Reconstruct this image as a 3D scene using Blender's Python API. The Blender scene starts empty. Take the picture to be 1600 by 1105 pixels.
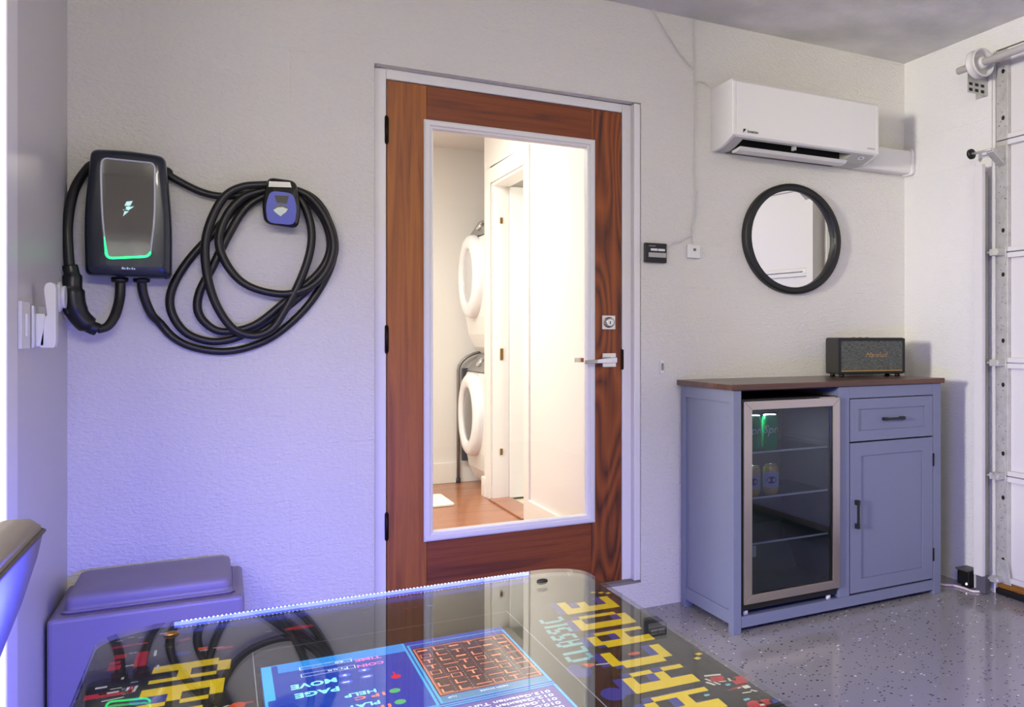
import bpy, bmesh, math, random
from mathutils import Vector, Matrix

random.seed(7)
scene = bpy.context.scene
COL = scene.collection
PI = math.pi

# ------------------------------------------------------------------ camera
# two-point perspective, horizon at 527 px, principal column 1400 px (a crop from a wider frame)
PX, HY, CH = 1400.0, 527.0, 1.193
FPX = 1459.14
TH = math.radians(35.8423)
S_, C_ = math.sin(TH), math.cos(TH)
cam_d = bpy.data.cameras.new('camera')
cam = bpy.data.objects.new('camera', cam_d)
COL.objects.link(cam)
cam.location = (0, 0, CH)
cam.rotation_euler = (PI / 2, 0, -TH)
cam_d.sensor_fit = 'HORIZONTAL'
cam_d.sensor_width = 36.0
cam_d.lens = FPX / 1600.0 * 36.0
cam_d.shift_x = (800.0 - PX) / 1600.0
cam_d.shift_y = (HY - 552.5) / 1600.0
cam_d.clip_start = 0.02
scene.camera = cam

# ------------------------------------------------------------------ world, exposure
scene.view_settings.view_transform = 'Standard'
scene.view_settings.look = 'None'
scene.view_settings.exposure = 0.10
scene.view_settings.gamma = 1.0
scene.view_settings.use_curve_mapping = False
world = bpy.data.worlds.new('world')
scene.world = world
world.use_nodes = True
bg = world.node_tree.nodes['Background']
bg.inputs[0].default_value = (0.75, 0.85, 1.0, 1)
bg.inputs[1].default_value = 0.6


def area_light(name, loc, target, sx, sy, watts, color=(1, 1, 1), spread=180, parent=None):
    ld = bpy.data.lights.new(name, 'AREA')
    ld.shape = 'RECTANGLE'
    ld.size, ld.size_y = sx, sy
    ld.energy = watts
    ld.color = color
    ld.spread = math.radians(spread)
    o = bpy.data.objects.new(name, ld)
    COL.objects.link(o)
    d = Vector(target) - Vector(loc)
    o.rotation_euler = d.to_track_quat('-Z', 'Y').to_euler()
    if parent is not None:
        o.parent = parent
        o.location = Vector(loc) - Vector(parent.location)
    else:
        o.location = loc
    return o


# flash-like key light set in an added window of the side bay, two ceiling lamps of the garage, hall lamp
area_light('side_key_light', (-4.93, 0.85, 1.95), (2.0, 3.3, 1.5), 0.90, 0.80, 160, (1.0, 0.96, 0.885), 120)
area_light('garage_lamp_light', (0.25, -0.6, 2.56), (0.25, 0.6, 0.0), 1.2, 0.6, 92, (1.0, 0.94, 0.835))
area_light('garage_lamp_light_b', (-1.6, -0.6, 2.56), (-1.6, 0.6, 0.0), 1.2, 0.6, 92, (1.0, 0.94, 0.835))
area_light('rear_fill_light', (-0.6, -2.93, 1.08), (-0.6, 0.0, 1.08), 2.4, 1.9, 11, (0.95, 1.0, 0.97))  # added fill without a known source, brightens what the charger face reflects
area_light('hall_lamp_light', (0.05, 5.6, 2.50), (0.25, 5.6, 0.0), 0.8, 1.6, 70, (1.0, 0.972, 0.945))
area_light('bath_window_light', (2.50, 5.45, 1.60), (1.4, 5.6, 1.3), 0.9, 1.0, 18, (1.0, 0.98, 0.94))


# ------------------------------------------------------------------ helpers: photo measurement -> point on a real plane
def ray(x, y):
    u = (x - PX) / FPX
    return (S_ + C_ * u, C_ - S_ * u, -(y - HY) / FPX)


def oY(x, y, Y):
    r = ray(x, y); t = Y / r[1]
    return Vector((r[0] * t, Y, CH + r[2] * t))


def oX(x, y, X):
    r = ray(x, y); t = X / r[0]
    return Vector((X, r[1] * t, CH + r[2] * t))


def oZ(x, y, Z):
    r = ray(x, y); t = (Z - CH) / r[2]
    return Vector((r[0] * t, r[1] * t, Z))


# ------------------------------------------------------------------ materials
def lin(h):
    h = h.lstrip('#')
    v = [int(h[i:i + 2], 16) / 255.0 for i in (0, 2, 4)]
    return tuple(c / 12.92 if c <= 0.04045 else ((c + 0.055) / 1.055) ** 2.4 for c in v) + (1.0,)


MATS = {}


def mat(name, hexc='#808080', rough=0.5, metal=0.0, coat=0.0, emit=None, estr=0.0, ior=1.5, spec=0.5):
    if name in MATS:
        return MATS[name]
    m = bpy.data.materials.new(name)
    m.use_nodes = True
    b = m.node_tree.nodes['Principled BSDF']
    b.inputs['Base Color'].default_value = lin(hexc)
    b.inputs['Roughness'].default_value = rough
    b.inputs['Metallic'].default_value = metal
    b.inputs['IOR'].default_value = ior
    b.inputs['Specular IOR Level'].default_value = spec
    if coat:
        b.inputs['Coat Weight'].default_value = coat
        b.inputs['Coat Roughness'].default_value = 0.03
    if emit:
        b.inputs['Emission Color'].default_value = lin(emit)
        b.inputs['Emission Strength'].default_value = estr
    MATS[name] = m
    return m


def N(m, t, **kw):
    n = m.node_tree.nodes.new(t)
    for k, v in kw.items():
        setattr(n, k, v)
    return n


def L(m, a, b):
    m.node_tree.links.new(a, b)


def ramp(m, fac, stops):
    r = N(m, 'ShaderNodeValToRGB')
    e = r.color_ramp.elements
    e[0].position, e[0].color = stops[0][0], stops[0][1]
    e[1].position, e[1].color = stops[-1][0], stops[-1][1]
    for p, c in stops[1:-1]:
        k = e.new(p); k.color = c
    L(m, fac, r.inputs[0])
    return r


def bsdf(m):
    return m.node_tree.nodes['Principled BSDF']


def add_bump(m, height, strength, dist=0.01, chain=None):
    bp = N(m, 'ShaderNodeBump')
    bp.inputs['Strength'].default_value = strength
    bp.inputs['Distance'].default_value = dist
    L(m, height, bp.inputs['Height'])
    if chain is not None:
        L(m, chain.outputs[0], bp.inputs['Normal'])
    L(m, bp.outputs[0], bsdf(m).inputs['Normal'])
    return bp


def block_wall(name, hexc, axes, s1=0.55, s2=0.35, rough=0.55):
    """white painted concrete block with rolled paint texture; axes = (horizontal axis index)"""
    m = mat(name, hexc, rough)
    tc = N(m, 'ShaderNodeTexCoord')
    sp = N(m, 'ShaderNodeSeparateXYZ')
    L(m, tc.outputs['Object'], sp.inputs[0])
    cb = N(m, 'ShaderNodeCombineXYZ')
    L(m, sp.outputs[axes], cb.inputs[0]); L(m, sp.outputs[2], cb.inputs[1])
    br = N(m, 'ShaderNodeTexBrick')
    br.inputs['Scale'].default_value = 1.0
    br.inputs['Brick Width'].default_value = 0.406
    br.inputs['Row Height'].default_value = 0.203
    br.inputs['Mortar Size'].default_value = 0.004
    br.inputs['Mortar Smooth'].default_value = 0.7
    br.inputs['Color1'].default_value = (1, 1, 1, 1); br.inputs['Color2'].default_value = (1, 1, 1, 1)
    br.inputs['Mortar'].default_value = (0, 0, 0, 1)
    wob = N(m, 'ShaderNodeTexNoise'); wob.inputs['Scale'].default_value = 2.0
    L(m, cb.outputs[0], wob.inputs['Vector'])
    mx = N(m, 'ShaderNodeMixRGB', blend_type='ADD'); mx.inputs[0].default_value = 0.012
    L(m, cb.outputs[0], mx.inputs[1]); L(m, wob.outputs['Color'], mx.inputs[2])
    L(m, mx.outputs[0], br.inputs['Vector'])
    # joints only show here and there
    fade = N(m, 'ShaderNodeTexNoise'); fade.inputs['Scale'].default_value = 1.3
    L(m, cb.outputs[0], fade.inputs['Vector'])
    fr = ramp(m, fade.outputs['Fac'], [(0.42, (1, 1, 1, 1)), (0.58, (0, 0, 0, 1))])
    jm = N(m, 'ShaderNodeMixRGB', blend_type='LIGHTEN'); jm.inputs[0].default_value = 1
    L(m, br.outputs['Color'], jm.inputs[1]); L(m, fr.outputs[0], jm.inputs[2])
    b1 = add_bump(m, jm.outputs[0], 1.0 * s2, 0.006)
    mp = N(m, 'ShaderNodeMapping')
    mp.inputs['Scale'].default_value = (62, 115, 80)
    L(m, cb.outputs[0], mp.inputs[0])
    no = N(m, 'ShaderNodeTexNoise')
    no.inputs['Scale'].default_value = 1.0; no.inputs['Detail'].default_value = 4; no.inputs['Distortion'].default_value = 0.6
    L(m, mp.outputs[0], no.inputs['Vector'])
    add_bump(m, no.outputs['Fac'], s1, 0.010, b1)
    big = N(m, 'ShaderNodeTexNoise'); big.inputs['Scale'].default_value = 1.1; big.inputs['Detail'].default_value = 3
    L(m, cb.outputs[0], big.inputs['Vector'])
    c = lin(hexc)
    r = ramp(m, big.outputs['Fac'], [(0.3, tuple(v * 0.95 for v in c[:3]) + (1,)), (0.7, c)])
    L(m, r.outputs[0], bsdf(m).inputs['Base Color'])
    return m


def noisy(name, hexc, rough, scale, strength, dist=0.005, metal=0, coat=0):
    m = mat(name, hexc, rough, metal, coat)
    tc = N(m, 'ShaderNodeTexCoord')
    no = N(m, 'ShaderNodeTexNoise'); no.inputs['Scale'].default_value = scale; no.inputs['Detail'].default_value = 4
    L(m, tc.outputs['Object'], no.inputs['Vector'])
    add_bump(m, no.outputs['Fac'], strength, dist)
    return m


def wood(name, stops, axis, along=1.2, across=22, wave=True, rough=0.35, coat=0.2, off=0.0, dist=6.0, wscale=1.0):
    m = mat(name, '#804020', rough, 0, coat)
    tc = N(m, 'ShaderNodeTexCoord')
    mp = N(m, 'ShaderNodeMapping')
    sc = [across] * 3; sc[axis] = along
    mp.inputs['Scale'].default_value = sc
    mp.inputs['Location'].default_value = (off, off * 1.7, off * 0.6)
    L(m, tc.outputs['Object'], mp.inputs[0])
    n1 = N(m, 'ShaderNodeTexNoise'); n1.inputs['Scale'].default_value = 1.0; n1.inputs['Detail'].default_value = 6
    n1.inputs['Roughness'].default_value = 0.6; n1.inputs['Distortion'].default_value = 1.2
    L(m, mp.outputs[0], n1.inputs['Vector'])
    fac = n1.outputs['Fac']
    if wave:
        mp2 = N(m, 'ShaderNodeMapping')
        sc2 = [3.2 * wscale] * 3; sc2[axis] = 0.7 * wscale
        mp2.inputs['Scale'].default_value = sc2
        mp2.inputs['Location'].default_value = (off * 2, off, off * 3)
        L(m, tc.outputs['Object'], mp2.inputs[0])
        n2 = N(m, 'ShaderNodeTexNoise'); n2.inputs['Scale'].default_value = 1.0; n2.inputs['Detail'].default_value = 1
        L(m, mp2.outputs[0], n2.inputs['Vector'])
        mu = N(m, 'ShaderNodeMath', operation='MULTIPLY'); mu.inputs[1].default_value = dist
        L(m, n2.outputs['Fac'], mu.inputs[0])
        si = N(m, 'ShaderNodeMath', operation='PINGPONG'); si.inputs[1].default_value = 0.5
        L(m, mu.outputs[0], si.inputs[0])
        mx = N(m, 'ShaderNodeMixRGB'); mx.inputs[0].default_value = 0.45
        L(m, n1.outputs['Fac'], mx.inputs[1]); L(m, si.outputs[0], mx.inputs[2])
        fac = mx.outputs[0]
    r = ramp(m, fac, [(p, lin(c)) for p, c in stops])
    L(m, r.outputs[0], bsdf(m).inputs['Base Color'])
    add_bump(m, fac, 0.12, 0.004)
    return m


def clear_glass(name, tint='#ffffff', ior=1.5, rough=0.0):
    m = bpy.data.materials.new(name)
    m.use_nodes = True
    nt = m.node_tree
    nt.nodes.remove(nt.nodes['Principled BSDF'])
    out = nt.nodes['Material Output']
    tr = N(m, 'ShaderNodeBsdfTransparent'); tr.inputs[0].default_value = lin(tint)
    gl = N(m, 'ShaderNodeBsdfGlossy'); gl.inputs['Roughness'].default_value = rough
    fr = N(m, 'ShaderNodeFresnel'); fr.inputs['IOR'].default_value = ior
    # same reflectance from either side of the pane
    geo = N(m, 'ShaderNodeNewGeometry')
    inv = N(m, 'ShaderNodeMath', operation='DIVIDE'); inv.inputs[0].default_value = 1.0; inv.inputs[1].default_value = ior
    mi = N(m, 'ShaderNodeMix'); mi.data_type = 'FLOAT'
    mi.inputs['A'].default_value = ior; mi.inputs['B'].default_value = ior
    L(m, inv.outputs[0], mi.inputs['B'])
    L(m, geo.outputs['Backfacing'], mi.inputs['Factor'])
    L(m, mi.outputs['Result'], fr.inputs['IOR'])
    mx = N(m, 'ShaderNodeMixShader')
    L(m, fr.outputs[0], mx.inputs[0]); L(m, tr.outputs[0], mx.inputs[1]); L(m, gl.outputs[0], mx.inputs[2])
    L(m, mx.outputs[0], out.inputs['Surface'])
    MATS[name] = m
    return m


M = {}
M['wall_b'] = block_wall('block_wall_back', '#e5e2d8', 0, 0.62, 0.3)
M['wall_s'] = block_wall('block_wall_side', '#e0ded8', 1, 0.5, 0.3)
M['wall_smooth'] = noisy('satin_wall', '#cfccc6', 0.38, 25, 0.10, 0.004)
M['ceil'] = noisy('ceiling_plaster', '#dedbd5', 0.8, 7, 0.35, 0.012)
cm_ = M['ceil']
tcg = N(cm_, 'ShaderNodeTexCoord'); ng = N(cm_, 'ShaderNodeTexNoise'); ng.inputs['Scale'].default_value = 3.0; ng.inputs['Detail'].default_value = 5
L(cm_, tcg.outputs['Object'], ng.inputs['Vector'])
rg_ = ramp(cm_, ng.outputs['Fac'], [(0.35, lin('#cbc9c2')), (0.65, lin('#e3e1db'))]); L(cm_, rg_.outputs[0], bsdf(cm_).inputs['Base Color'])
M['white_trim'] = noisy('white_trim_paint', '#eae8e4', 0.35, 30, 0.08, 0.003)
M['hall_white'] = mat('hall_white_paint', '#efeae4', 0.5)
M['hall_trim'] = mat('hall_trim_paint', '#f4f0ea', 0.35)
M['white_plastic'] = mat('white_plastic', '#e9e8e4', 0.3)
M['ac_white'] = mat('ac_white_plastic', '#e2e0da', 0.35)
M['ac_grey'] = mat('ac_grey_plastic', '#b4b3ad', 0.4)
M['black'] = mat('black_plastic', '#141414', 0.4)
M['black_gloss'] = mat('black_gloss', '#0c0f16', 0.12, coat=0.6)
M['rubber'] = noisy('black_rubber', '#1b1a19', 0.42, 120, 0.1, 0.001)
M['chrome'] = mat('chrome', '#d8d8d8', 0.12, 1.0)
M['steel'] = mat('brushed_steel', '#b9b0a0', 0.28, 1.0)
M['galv'] = noisy('galvanised_steel', '#b9b8b0', 0.45, 30, 0.15, 0.002, metal=0.4)
gm_ = M['galv']
tcg = N(gm_, 'ShaderNodeTexCoord'); ng = N(gm_, 'ShaderNodeTexNoise'); ng.inputs['Scale'].default_value = 22; ng.inputs['Detail'].default_value = 6; ng.inputs['Roughness'].default_value = 0.7
L(gm_, tcg.outputs['Object'], ng.inputs['Vector'])
rg_ = ramp(gm_, ng.outputs['Fac'], [(0.26, lin('#85827a')), (0.40, lin('#b9b7af')), (0.6, lin('#c6c4bd'))]); L(gm_, rg_.outputs[0], bsdf(gm_).inputs['Base Color'])
M['gd_white'] = noisy('garage_door_white', '#d3d0ca', 0.45, 12, 0.1, 0.003)
M['brass'] = mat('brass', '#a07a3c', 0.35, 1.0)
M['dark_hinge'] = mat('dark_bronze', '#2c2119', 0.45, 0.8)
M['mirror'] = mat('mirror_silver', '#f2f2ee', 0.0, 1.0)
M['cab'] = noisy('cabinet_grey_paint', '#70758a', 0.42, 60, 0.05, 0.001)
M['cab_dark'] = mat('cabinet_inside', '#16181f', 0.6)
M['leather'] = noisy('grey_leather', '#857c88', 0.45, 160, 0.10, 0.001)
M['suede'] = noisy('brown_suede', '#877f78', 0.85, 40, 0.2, 0.002)
M['fridge_in'] = mat('fridge_inside', '#56555b', 0.35)
M['pane'] = clear_glass('clear_pane', '#f6f9f7')
M['tint'] = clear_glass('tinted_pane', '#cacdd2')
M['shelfglass'] = clear_glass('shelf_glass', '#e6efe9')
M['tabletop'] = clear_glass('table_glass', '#f6f8f7', 1.58)
M['led'] = mat('led_blue', '#6070ff', 0.4, emit='#5a66ff', estr=5.0)

# epoxy floor with paint flakes
m = mat('epoxy_floor', '#8f8d8c', 0.12)
tc = N(m, 'ShaderNodeTexCoord')
vo = N(m, 'ShaderNodeTexVoronoi'); vo.inputs['Scale'].default_value = 58; vo.inputs['Randomness'].default_value = 1
dn = N(m, 'ShaderNodeTexNoise'); dn.inputs['Scale'].default_value = 60
L(m, tc.outputs['Object'], dn.inputs['Vector'])
mxv = N(m, 'ShaderNodeMixRGB', blend_type='ADD'); mxv.inputs[0].default_value = 0.02
L(m, tc.outputs['Object'], mxv.inputs[1]); L(m, dn.outputs['Color'], mxv.inputs[2])
L(m, mxv.outputs[0], vo.inputs['Vector'])
lt = N(m, 'ShaderNodeMath', operation='LESS_THAN'); lt.inputs[1].default_value = 0.26
L(m, vo.outputs['Distance'], lt.inputs[0])
sc_ = N(m, 'ShaderNodeSeparateColor'); L(m, vo.outputs['Color'], sc_.inputs[0])
gd = N(m, 'ShaderNodeMath', operation='GREATER_THAN'); gd.inputs[1].default_value = 0.66
L(m, sc_.outputs[0], gd.inputs[0])
dk = N(m, 'ShaderNodeMath', operation='MULTIPLY'); L(m, lt.outputs[0], dk.inputs[0]); L(m, gd.outputs[0], dk.inputs[1])
gw = N(m, 'ShaderNodeMath', operation='LESS_THAN'); gw.inputs[1].default_value = 0.10
L(m, sc_.outputs[1], gw.inputs[0])
wt = N(m, 'ShaderNodeMath', operation='MULTIPLY'); L(m, lt.outputs[0], wt.inputs[0]); L(m, gw.outputs[0], wt.inputs[1])
m1 = N(m, 'ShaderNodeMixRGB'); m1.inputs[1].default_value = lin('#8f8b89'); m1.inputs[2].default_value = lin('#e6e4e0')
L(m, wt.outputs[0], m1.inputs[0])
m2 = N(m, 'ShaderNodeMixRGB'); m2.inputs[2].default_value = lin('#2a2a33')
L(m, dk.outputs[0], m2.inputs[0]); L(m, m1.outputs[0], m2.inputs[1])
L(m, m2.outputs[0], bsdf(m).inputs['Base Color'])
fn = N(m, 'ShaderNodeTexNoise'); fn.inputs['Scale'].default_value = 5
L(m, tc.outputs['Object'], fn.inputs['Vector'])
add_bump(m, fn.outputs['Fac'], 0.04, 0.01)
M['floor'] = m

M['door_stile_l'] = wood('door_wood_stile_left', [(0.25, '#623012'), (0.42, '#965219'), (0.6, '#ac6420'), (0.8, '#844316')], 2, 1.1, 30, wave=False, off=0.3, rough=0.45, coat=0.03)
M['door_stile_r'] = wood('door_wood_stile_right', [(0.22, '#4a200e'), (0.40, '#8a4418'), (0.55, '#a05620'), (0.75, '#6e3211')], 2, 1.0, 20, off=4.1, dist=16, wscale=1.5, rough=0.45, coat=0.03)
M['door_rail'] = wood('door_wood_rail', [(0.25, '#582610'), (0.45, '#7c3a15'), (0.6, '#8a4518'), (0.8, '#6c3211')], 0, 1.6, 34, wave=False, off=2.2, rough=0.45, coat=0.03)
M['counter'] = wood('walnut_top', [(0.25, '#2b1a12'), (0.5, '#4c2f20'), (0.75, '#6b4630')], 0, 1.5, 26, wave=False, rough=0.35, off=1.0)
M['hall_floor'] = wood('hall_wood_floor', [(0.25, '#7d431c'), (0.5, '#a9642f'), (0.75, '#c07c42')], 0, 2.0, 24, wave=False, rough=0.28, coat=0.2, off=3.0)
M['tile'] = mat('cream_tile', '#d9cfae', 0.3)


# ------------------------------------------------------------------ mesh builder
class MB:
    def __init__(self):
        self.v = []; self.f = []; self.sm = []

    def add(self, vs, fs, smooth=False):
        o = len(self.v)
        self.v += [Vector(p) for p in vs]
        self.f += [tuple(i + o for i in f) for f in fs]
        self.sm += [smooth] * len(fs)
        return self

    def box(self, a, b):
        x0, y0, z0 = (min(a[i], b[i]) for i in range(3))
        x1, y1, z1 = (max(a[i], b[i]) for i in range(3))
        v = [(x0, y0, z0), (x1, y0, z0), (x1, y1, z0), (x0, y1, z0), (x0, y0, z1), (x1, y0, z1), (x1, y1, z1), (x0, y1, z1)]
        f = [(0, 3, 2, 1), (4, 5, 6, 7), (0, 1, 5, 4), (1, 2, 6, 5), (2, 3, 7, 6), (3, 0, 4, 7)]
        return self.add(v, f)

    def loft(self, rings, cap=True, smooth=True, closed_ring=True):
        n = len(rings[0]); vs = []; fs = []
        for r in rings:
            vs += list(r)
        for k in range(len(rings) - 1):
            for i in range(n if closed_ring else n - 1):
                j = (i + 1) % n
                fs.append((k * n + i, k * n + j, (k + 1) * n + j, (k + 1) * n + i))
        self.add(vs, fs, smooth)
        if cap:
            self.add(rings[0], [tuple(range(n))[::-1]])
            self.add(rings[-1], [tuple(range(n))])
        return self

    def prism(self, poly, fn, d0, d1, smooth=False):
        return self.loft([[fn(p[0], p[1], d0) for p in poly], [fn(p[0], p[1], d1) for p in poly]], True, smooth)

    def cyl(self, a, b, r0, r1=None, n=16, smooth=True):
        r1 = r0 if r1 is None else r1
        return self.tube([a, b], [r0, r1], n, smooth)

    def tube(self, pts, r, n=12, smooth=True, closed=False):
        pts = [Vector(p) for p in pts]
        k = len(pts)
        rs = r if isinstance(r, (list, tuple)) else [r] * k
        tang = []
        for i in range(k):
            if closed:
                t = pts[(i + 1) % k] - pts[i - 1]
            else:
                t = pts[min(i + 1, k - 1)] - pts[max(i - 1, 0)]
            tang.append(t.normalized())
        ref = Vector((0, 0, 1)) if abs(tang[0].z) < 0.9 else Vector((1, 0, 0))
        nrm = (ref - tang[0] * ref.dot(tang[0])).normalized()
        rings = []
        for i in range(k):
            t = tang[i]
            nrm = (nrm - t * nrm.dot(t)).normalized()
            bi = t.cross(nrm)
            rings.append([pts[i] + (nrm * math.cos(a) + bi * math.sin(a)) * rs[i] for a in [2 * PI * j / n for j in range(n)]])
        if closed:
            rings.append(rings[0])
        return self.loft(rings, not closed, smooth)

    def lathe(self, prof, c, axis, n=24, cap=True, smooth=True):
        """prof: list of (r, h) along axis vector from centre c"""
        ax = Vector(axis).normalized()
        ref = Vector((0, 0, 1)) if abs(ax.z) < 0.9 else Vector((1, 0, 0))
        u = (ref - ax * ref.dot(ax)).normalized(); w = ax.cross(u)
        c = Vector(c)
        rings = [[c + ax * h + (u * math.cos(2 * PI * j / n) + w * math.sin(2 * PI * j / n)) * r for j in range(n)] for r, h in prof]
        return self.loft(rings, cap, smooth)

    def build(self, name, m, parent=None, bevel=0, seg=2, local=False):
        off = Vector((0, 0, 0))
        if parent is not None and not local:
            p = parent
            while p is not None:
                off += p.location; p = p.parent
        me = bpy.data.meshes.new(name)
        me.from_pydata([v - off for v in self.v], [], self.f)
        for p, s in zip(me.polygons, self.sm):
            p.use_smooth = s
        bm = bmesh.new(); bm.from_mesh(me)
        bmesh.ops.remove_doubles(bm, verts=bm.verts, dist=1e-6)
        bmesh.ops.recalc_face_normals(bm, faces=bm.faces)
        bm.to_mesh(me); bm.free()
        me.materials.append(M[m] if isinstance(m, str) else m)
        o = bpy.data.objects.new(name, me)
        COL.objects.link(o)
        if parent is not None:
            o.parent = parent
        if bevel:
            md = o.modifiers.new('bevel', 'BEVEL')
            md.width = bevel; md.segments = seg; md.limit_method = 'ANGLE'; md.angle_limit = math.radians(40)
        return o


def tag(o, label=None, cat=None, group=None, kind=None):
    if label: o['label'] = label
    if cat: o['category'] = cat
    if group: o['group'] = group
    if kind: o['kind'] = kind
    return o


def thing(name, label, cat, loc, group=None, rz=0.0, kind=None):
    o = bpy.data.objects.new(name, None)
    COL.objects.link(o)
    o.empty_display_size = 0.05
    o.location = loc
    o.rotation_euler = (0, 0, rz)
    return tag(o, label, cat, group, kind)


def struct(o, label=None):
    o['kind'] = 'structure'
    if label: o['label'] = label
    return o


def box(name, a, b, m, parent=None, bevel=0, seg=2, local=False):
    return MB().box(a, b).build(name, m, parent, bevel, seg, local)


def rrect(x0, y0, x1, y1, r, n=6):
    out = []
    for cx, cy, a0 in ((x1 - r, y1 - r, 0), (x0 + r, y1 - r, PI / 2), (x0 + r, y0 + r, PI), (x1 - r, y0 + r, 1.5 * PI)):
        for i in range(n + 1):
            a = a0 + PI / 2 * i / n
            out.append((cx + r * math.cos(a), cy + r * math.sin(a)))
    return out


def round_poly(pts, r, n=5):
    """round the corners of a convex polygon; r is a number or a list"""
    out = []
    k = len(pts)
    for i in range(k):
        p0, p1, p2 = Vector(pts[i - 1]), Vector(pts[i]), Vector(pts[(i + 1) % k])
        rr = r[i] if isinstance(r, (list, tuple)) else r
        a = (p0 - p1); b = (p2 - p1)
        d = min(rr, a.length * 0.48, b.length * 0.48)
        s, e = p1 + a.normalized() * d, p1 + b.normalized() * d
        for j in range(n + 1):
            t = j / n
            q = s * (1 - t) ** 2 + p1 * 2 * t * (1 - t) + e * t * t
            out.append((q.x, q.y))
    return out


def catmull(pts, sub=8, closed=False):
    pts = [Vector(p) for p in pts]
    k = len(pts); out = []
    rng = range(k) if closed else range(k - 1)
    for i in rng:
        if closed:
            p0, p1, p2, p3 = pts[i - 1], pts[i], pts[(i + 1) % k], pts[(i + 2) % k]
        else:
            p0, p1, p2, p3 = pts[max(i - 1, 0)], pts[i], pts[i + 1], pts[min(i + 2, k - 1)]
        for j in range(sub):
            t = j / sub
            out.append(0.5 * ((2 * p1) + (p2 - p0) * t + (2 * p0 - 5 * p1 + 4 * p2 - p3) * t * t + (3 * p1 - p0 - 3 * p2 + p3) * t ** 3))
    if not closed:
        out.append(pts[-1])
    return out


XZ = lambda Y: (lambda a, b, d: Vector((a, d, b)))
fXZ = lambda a, b, d: Vector((a, d, b))     # polygon in x,z extruded along y
fYZ = lambda a, b, d: Vector((d, a, b))     # polygon in y,z extruded along x
fXY = lambda a, b, d: Vector((a, b, d))     # polygon in x,y extruded along z


def text_mesh(body, size, shear=0.0, bold=0.0, align='CENTER', space=1.0):
    cu = bpy.data.curves.new('lettering', 'FONT')
    cu.body = body; cu.size = size; cu.shear = shear; cu.offset = bold
    cu.align_x = align; cu.align_y = 'CENTER'; cu.resolution_u = 2; cu.space_character = space
    o = bpy.data.objects.new('lettering', cu)
    COL.objects.link(o)
    dg = bpy.context.evaluated_depsgraph_get()
    me = bpy.data.meshes.new_from_object(o.evaluated_get(dg))
    COL.objects.unlink(o); bpy.data.objects.remove(o)
    vs = [v.co.copy() for v in me.vertices]
    fs = [tuple(p.vertices) for p in me.polygons]
    bpy.data.meshes.remove(me)
    return vs, fs


def text(name, body, size, m, parent, origin, ex, ey, shear=0.0, bold=0.0, align='CENTER', width=None, bend=None, space=1.0, local=False):
    """flat lettering; ex / ey are the directions of reading and of letter tops"""
    vs, fs = text_mesh(body, size, shear, bold, align, space)
    ex = Vector(ex).normalized(); ey = Vector(ey).normalized()
    k = 1.0
    if width:
        xs = [v.x for v in vs]; k = width / (max(xs) - min(xs))
    origin = Vector(origin)
    mb = MB()
    if bend:
        cx, r = bend   # axis point (Vector) and radius: lettering wraps round a vertical can
        a0 = math.atan2(origin.y - cx.y, origin.x - cx.x)
        pts = []
        for v in vs:
            a = a0 + v.x * k / r
            pts.append(Vector((cx.x + r * math.cos(a), cx.y + r * math.sin(a), origin.z + v.y)))
        mb.add(pts, fs)
    else:
        mb.add([origin + ex * v.x * k + ey * v.y for v in vs], fs)
    return mb.build(name, m, parent, local=local)


# ================================================================== STRUCTURE
D = 3.98           # face of the back wall
XL, XR = -0.40, 2.93
CEIL = 2.64
FH = 0.14          # hall floor level

struct(box('floor', (-5.1, -3.1, -0.1), (3.1, 4.0, 0.0), 'floor'), 'grey epoxy garage floor with dark and white paint flakes')
struct(box('ceiling', (-5.1, -3.1, CEIL), (3.1, 4.2, CEIL + 0.1), 'ceil'), 'grey textured plaster garage ceiling')

# back wall with the door recess
OL, OR_, OT, OB = 0.464, 1.494, 2.221, 0.125
wb = MB()
wb.box((-0.6, D, 0), (OL, 4.18, CEIL)); wb.box((OR_, D, 0), (3.1, 4.18, CEIL))
wb.box((OL, D, OT), (OR_, 4.18, CEIL)); wb.box((OL, D, 0), (OR_, 4.18, OB - 0.01))
struct(wb.build('wall_back', 'wall_b'), 'white painted block wall around the wooden door')
# worn concrete sill under the door
sill = MB()
sill.prism([(OL, OB - 0.012), (OR_, OB - 0.012), (OR_, OB - 0.004), (1.44, OB + 0.002), (OL, OB)], fXZ, 3.982, 4.03)
struct(sill.build('trim_3', noisy('worn_concrete', '#8d867a', 0.8, 40, 0.4, 0.004)), 'worn grey concrete sill under the wooden door')

struct(box('wall_left', (XL - 0.1, 2.975, 0), (XL, D, CEIL), 'wall_smooth'), 'smooth satin grey wall with the switches')
struct(box('trim_1', (XL - 0.115, 2.84, 0), (XL + 0.014, 2.973, CEIL), 'white_trim', bevel=0.003), 'white casing board at the end of the smooth grey wall')
struct(box('wall_side_bay', (-5.1, 2.86, 0), (XL - 0.116, 2.97, CEIL), 'wall_smooth'))
wf = MB()
WY0, WY1, WZ0, WZ1 = 0.34, 1.36, 1.49, 2.41
wf.box((-5.1, -3.1, 0), (-5.0, WY0, CEIL)); wf.box((-5.1, WY1, 0), (-5.0, 2.97, CEIL))
wf.box((-5.1, WY0, 0), (-5.0, WY1, WZ0)); wf.box((-5.1, WY0, WZ1), (-5.0, WY1, CEIL))
struct(wf.build('wall_bay_end', 'wall_smooth'))
win = struct(thing('key_window', None, None, (-5.0, 0.85, WZ0)))  # unseen window, added to carry the key light that stands for a flash
wm = MB()
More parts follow.
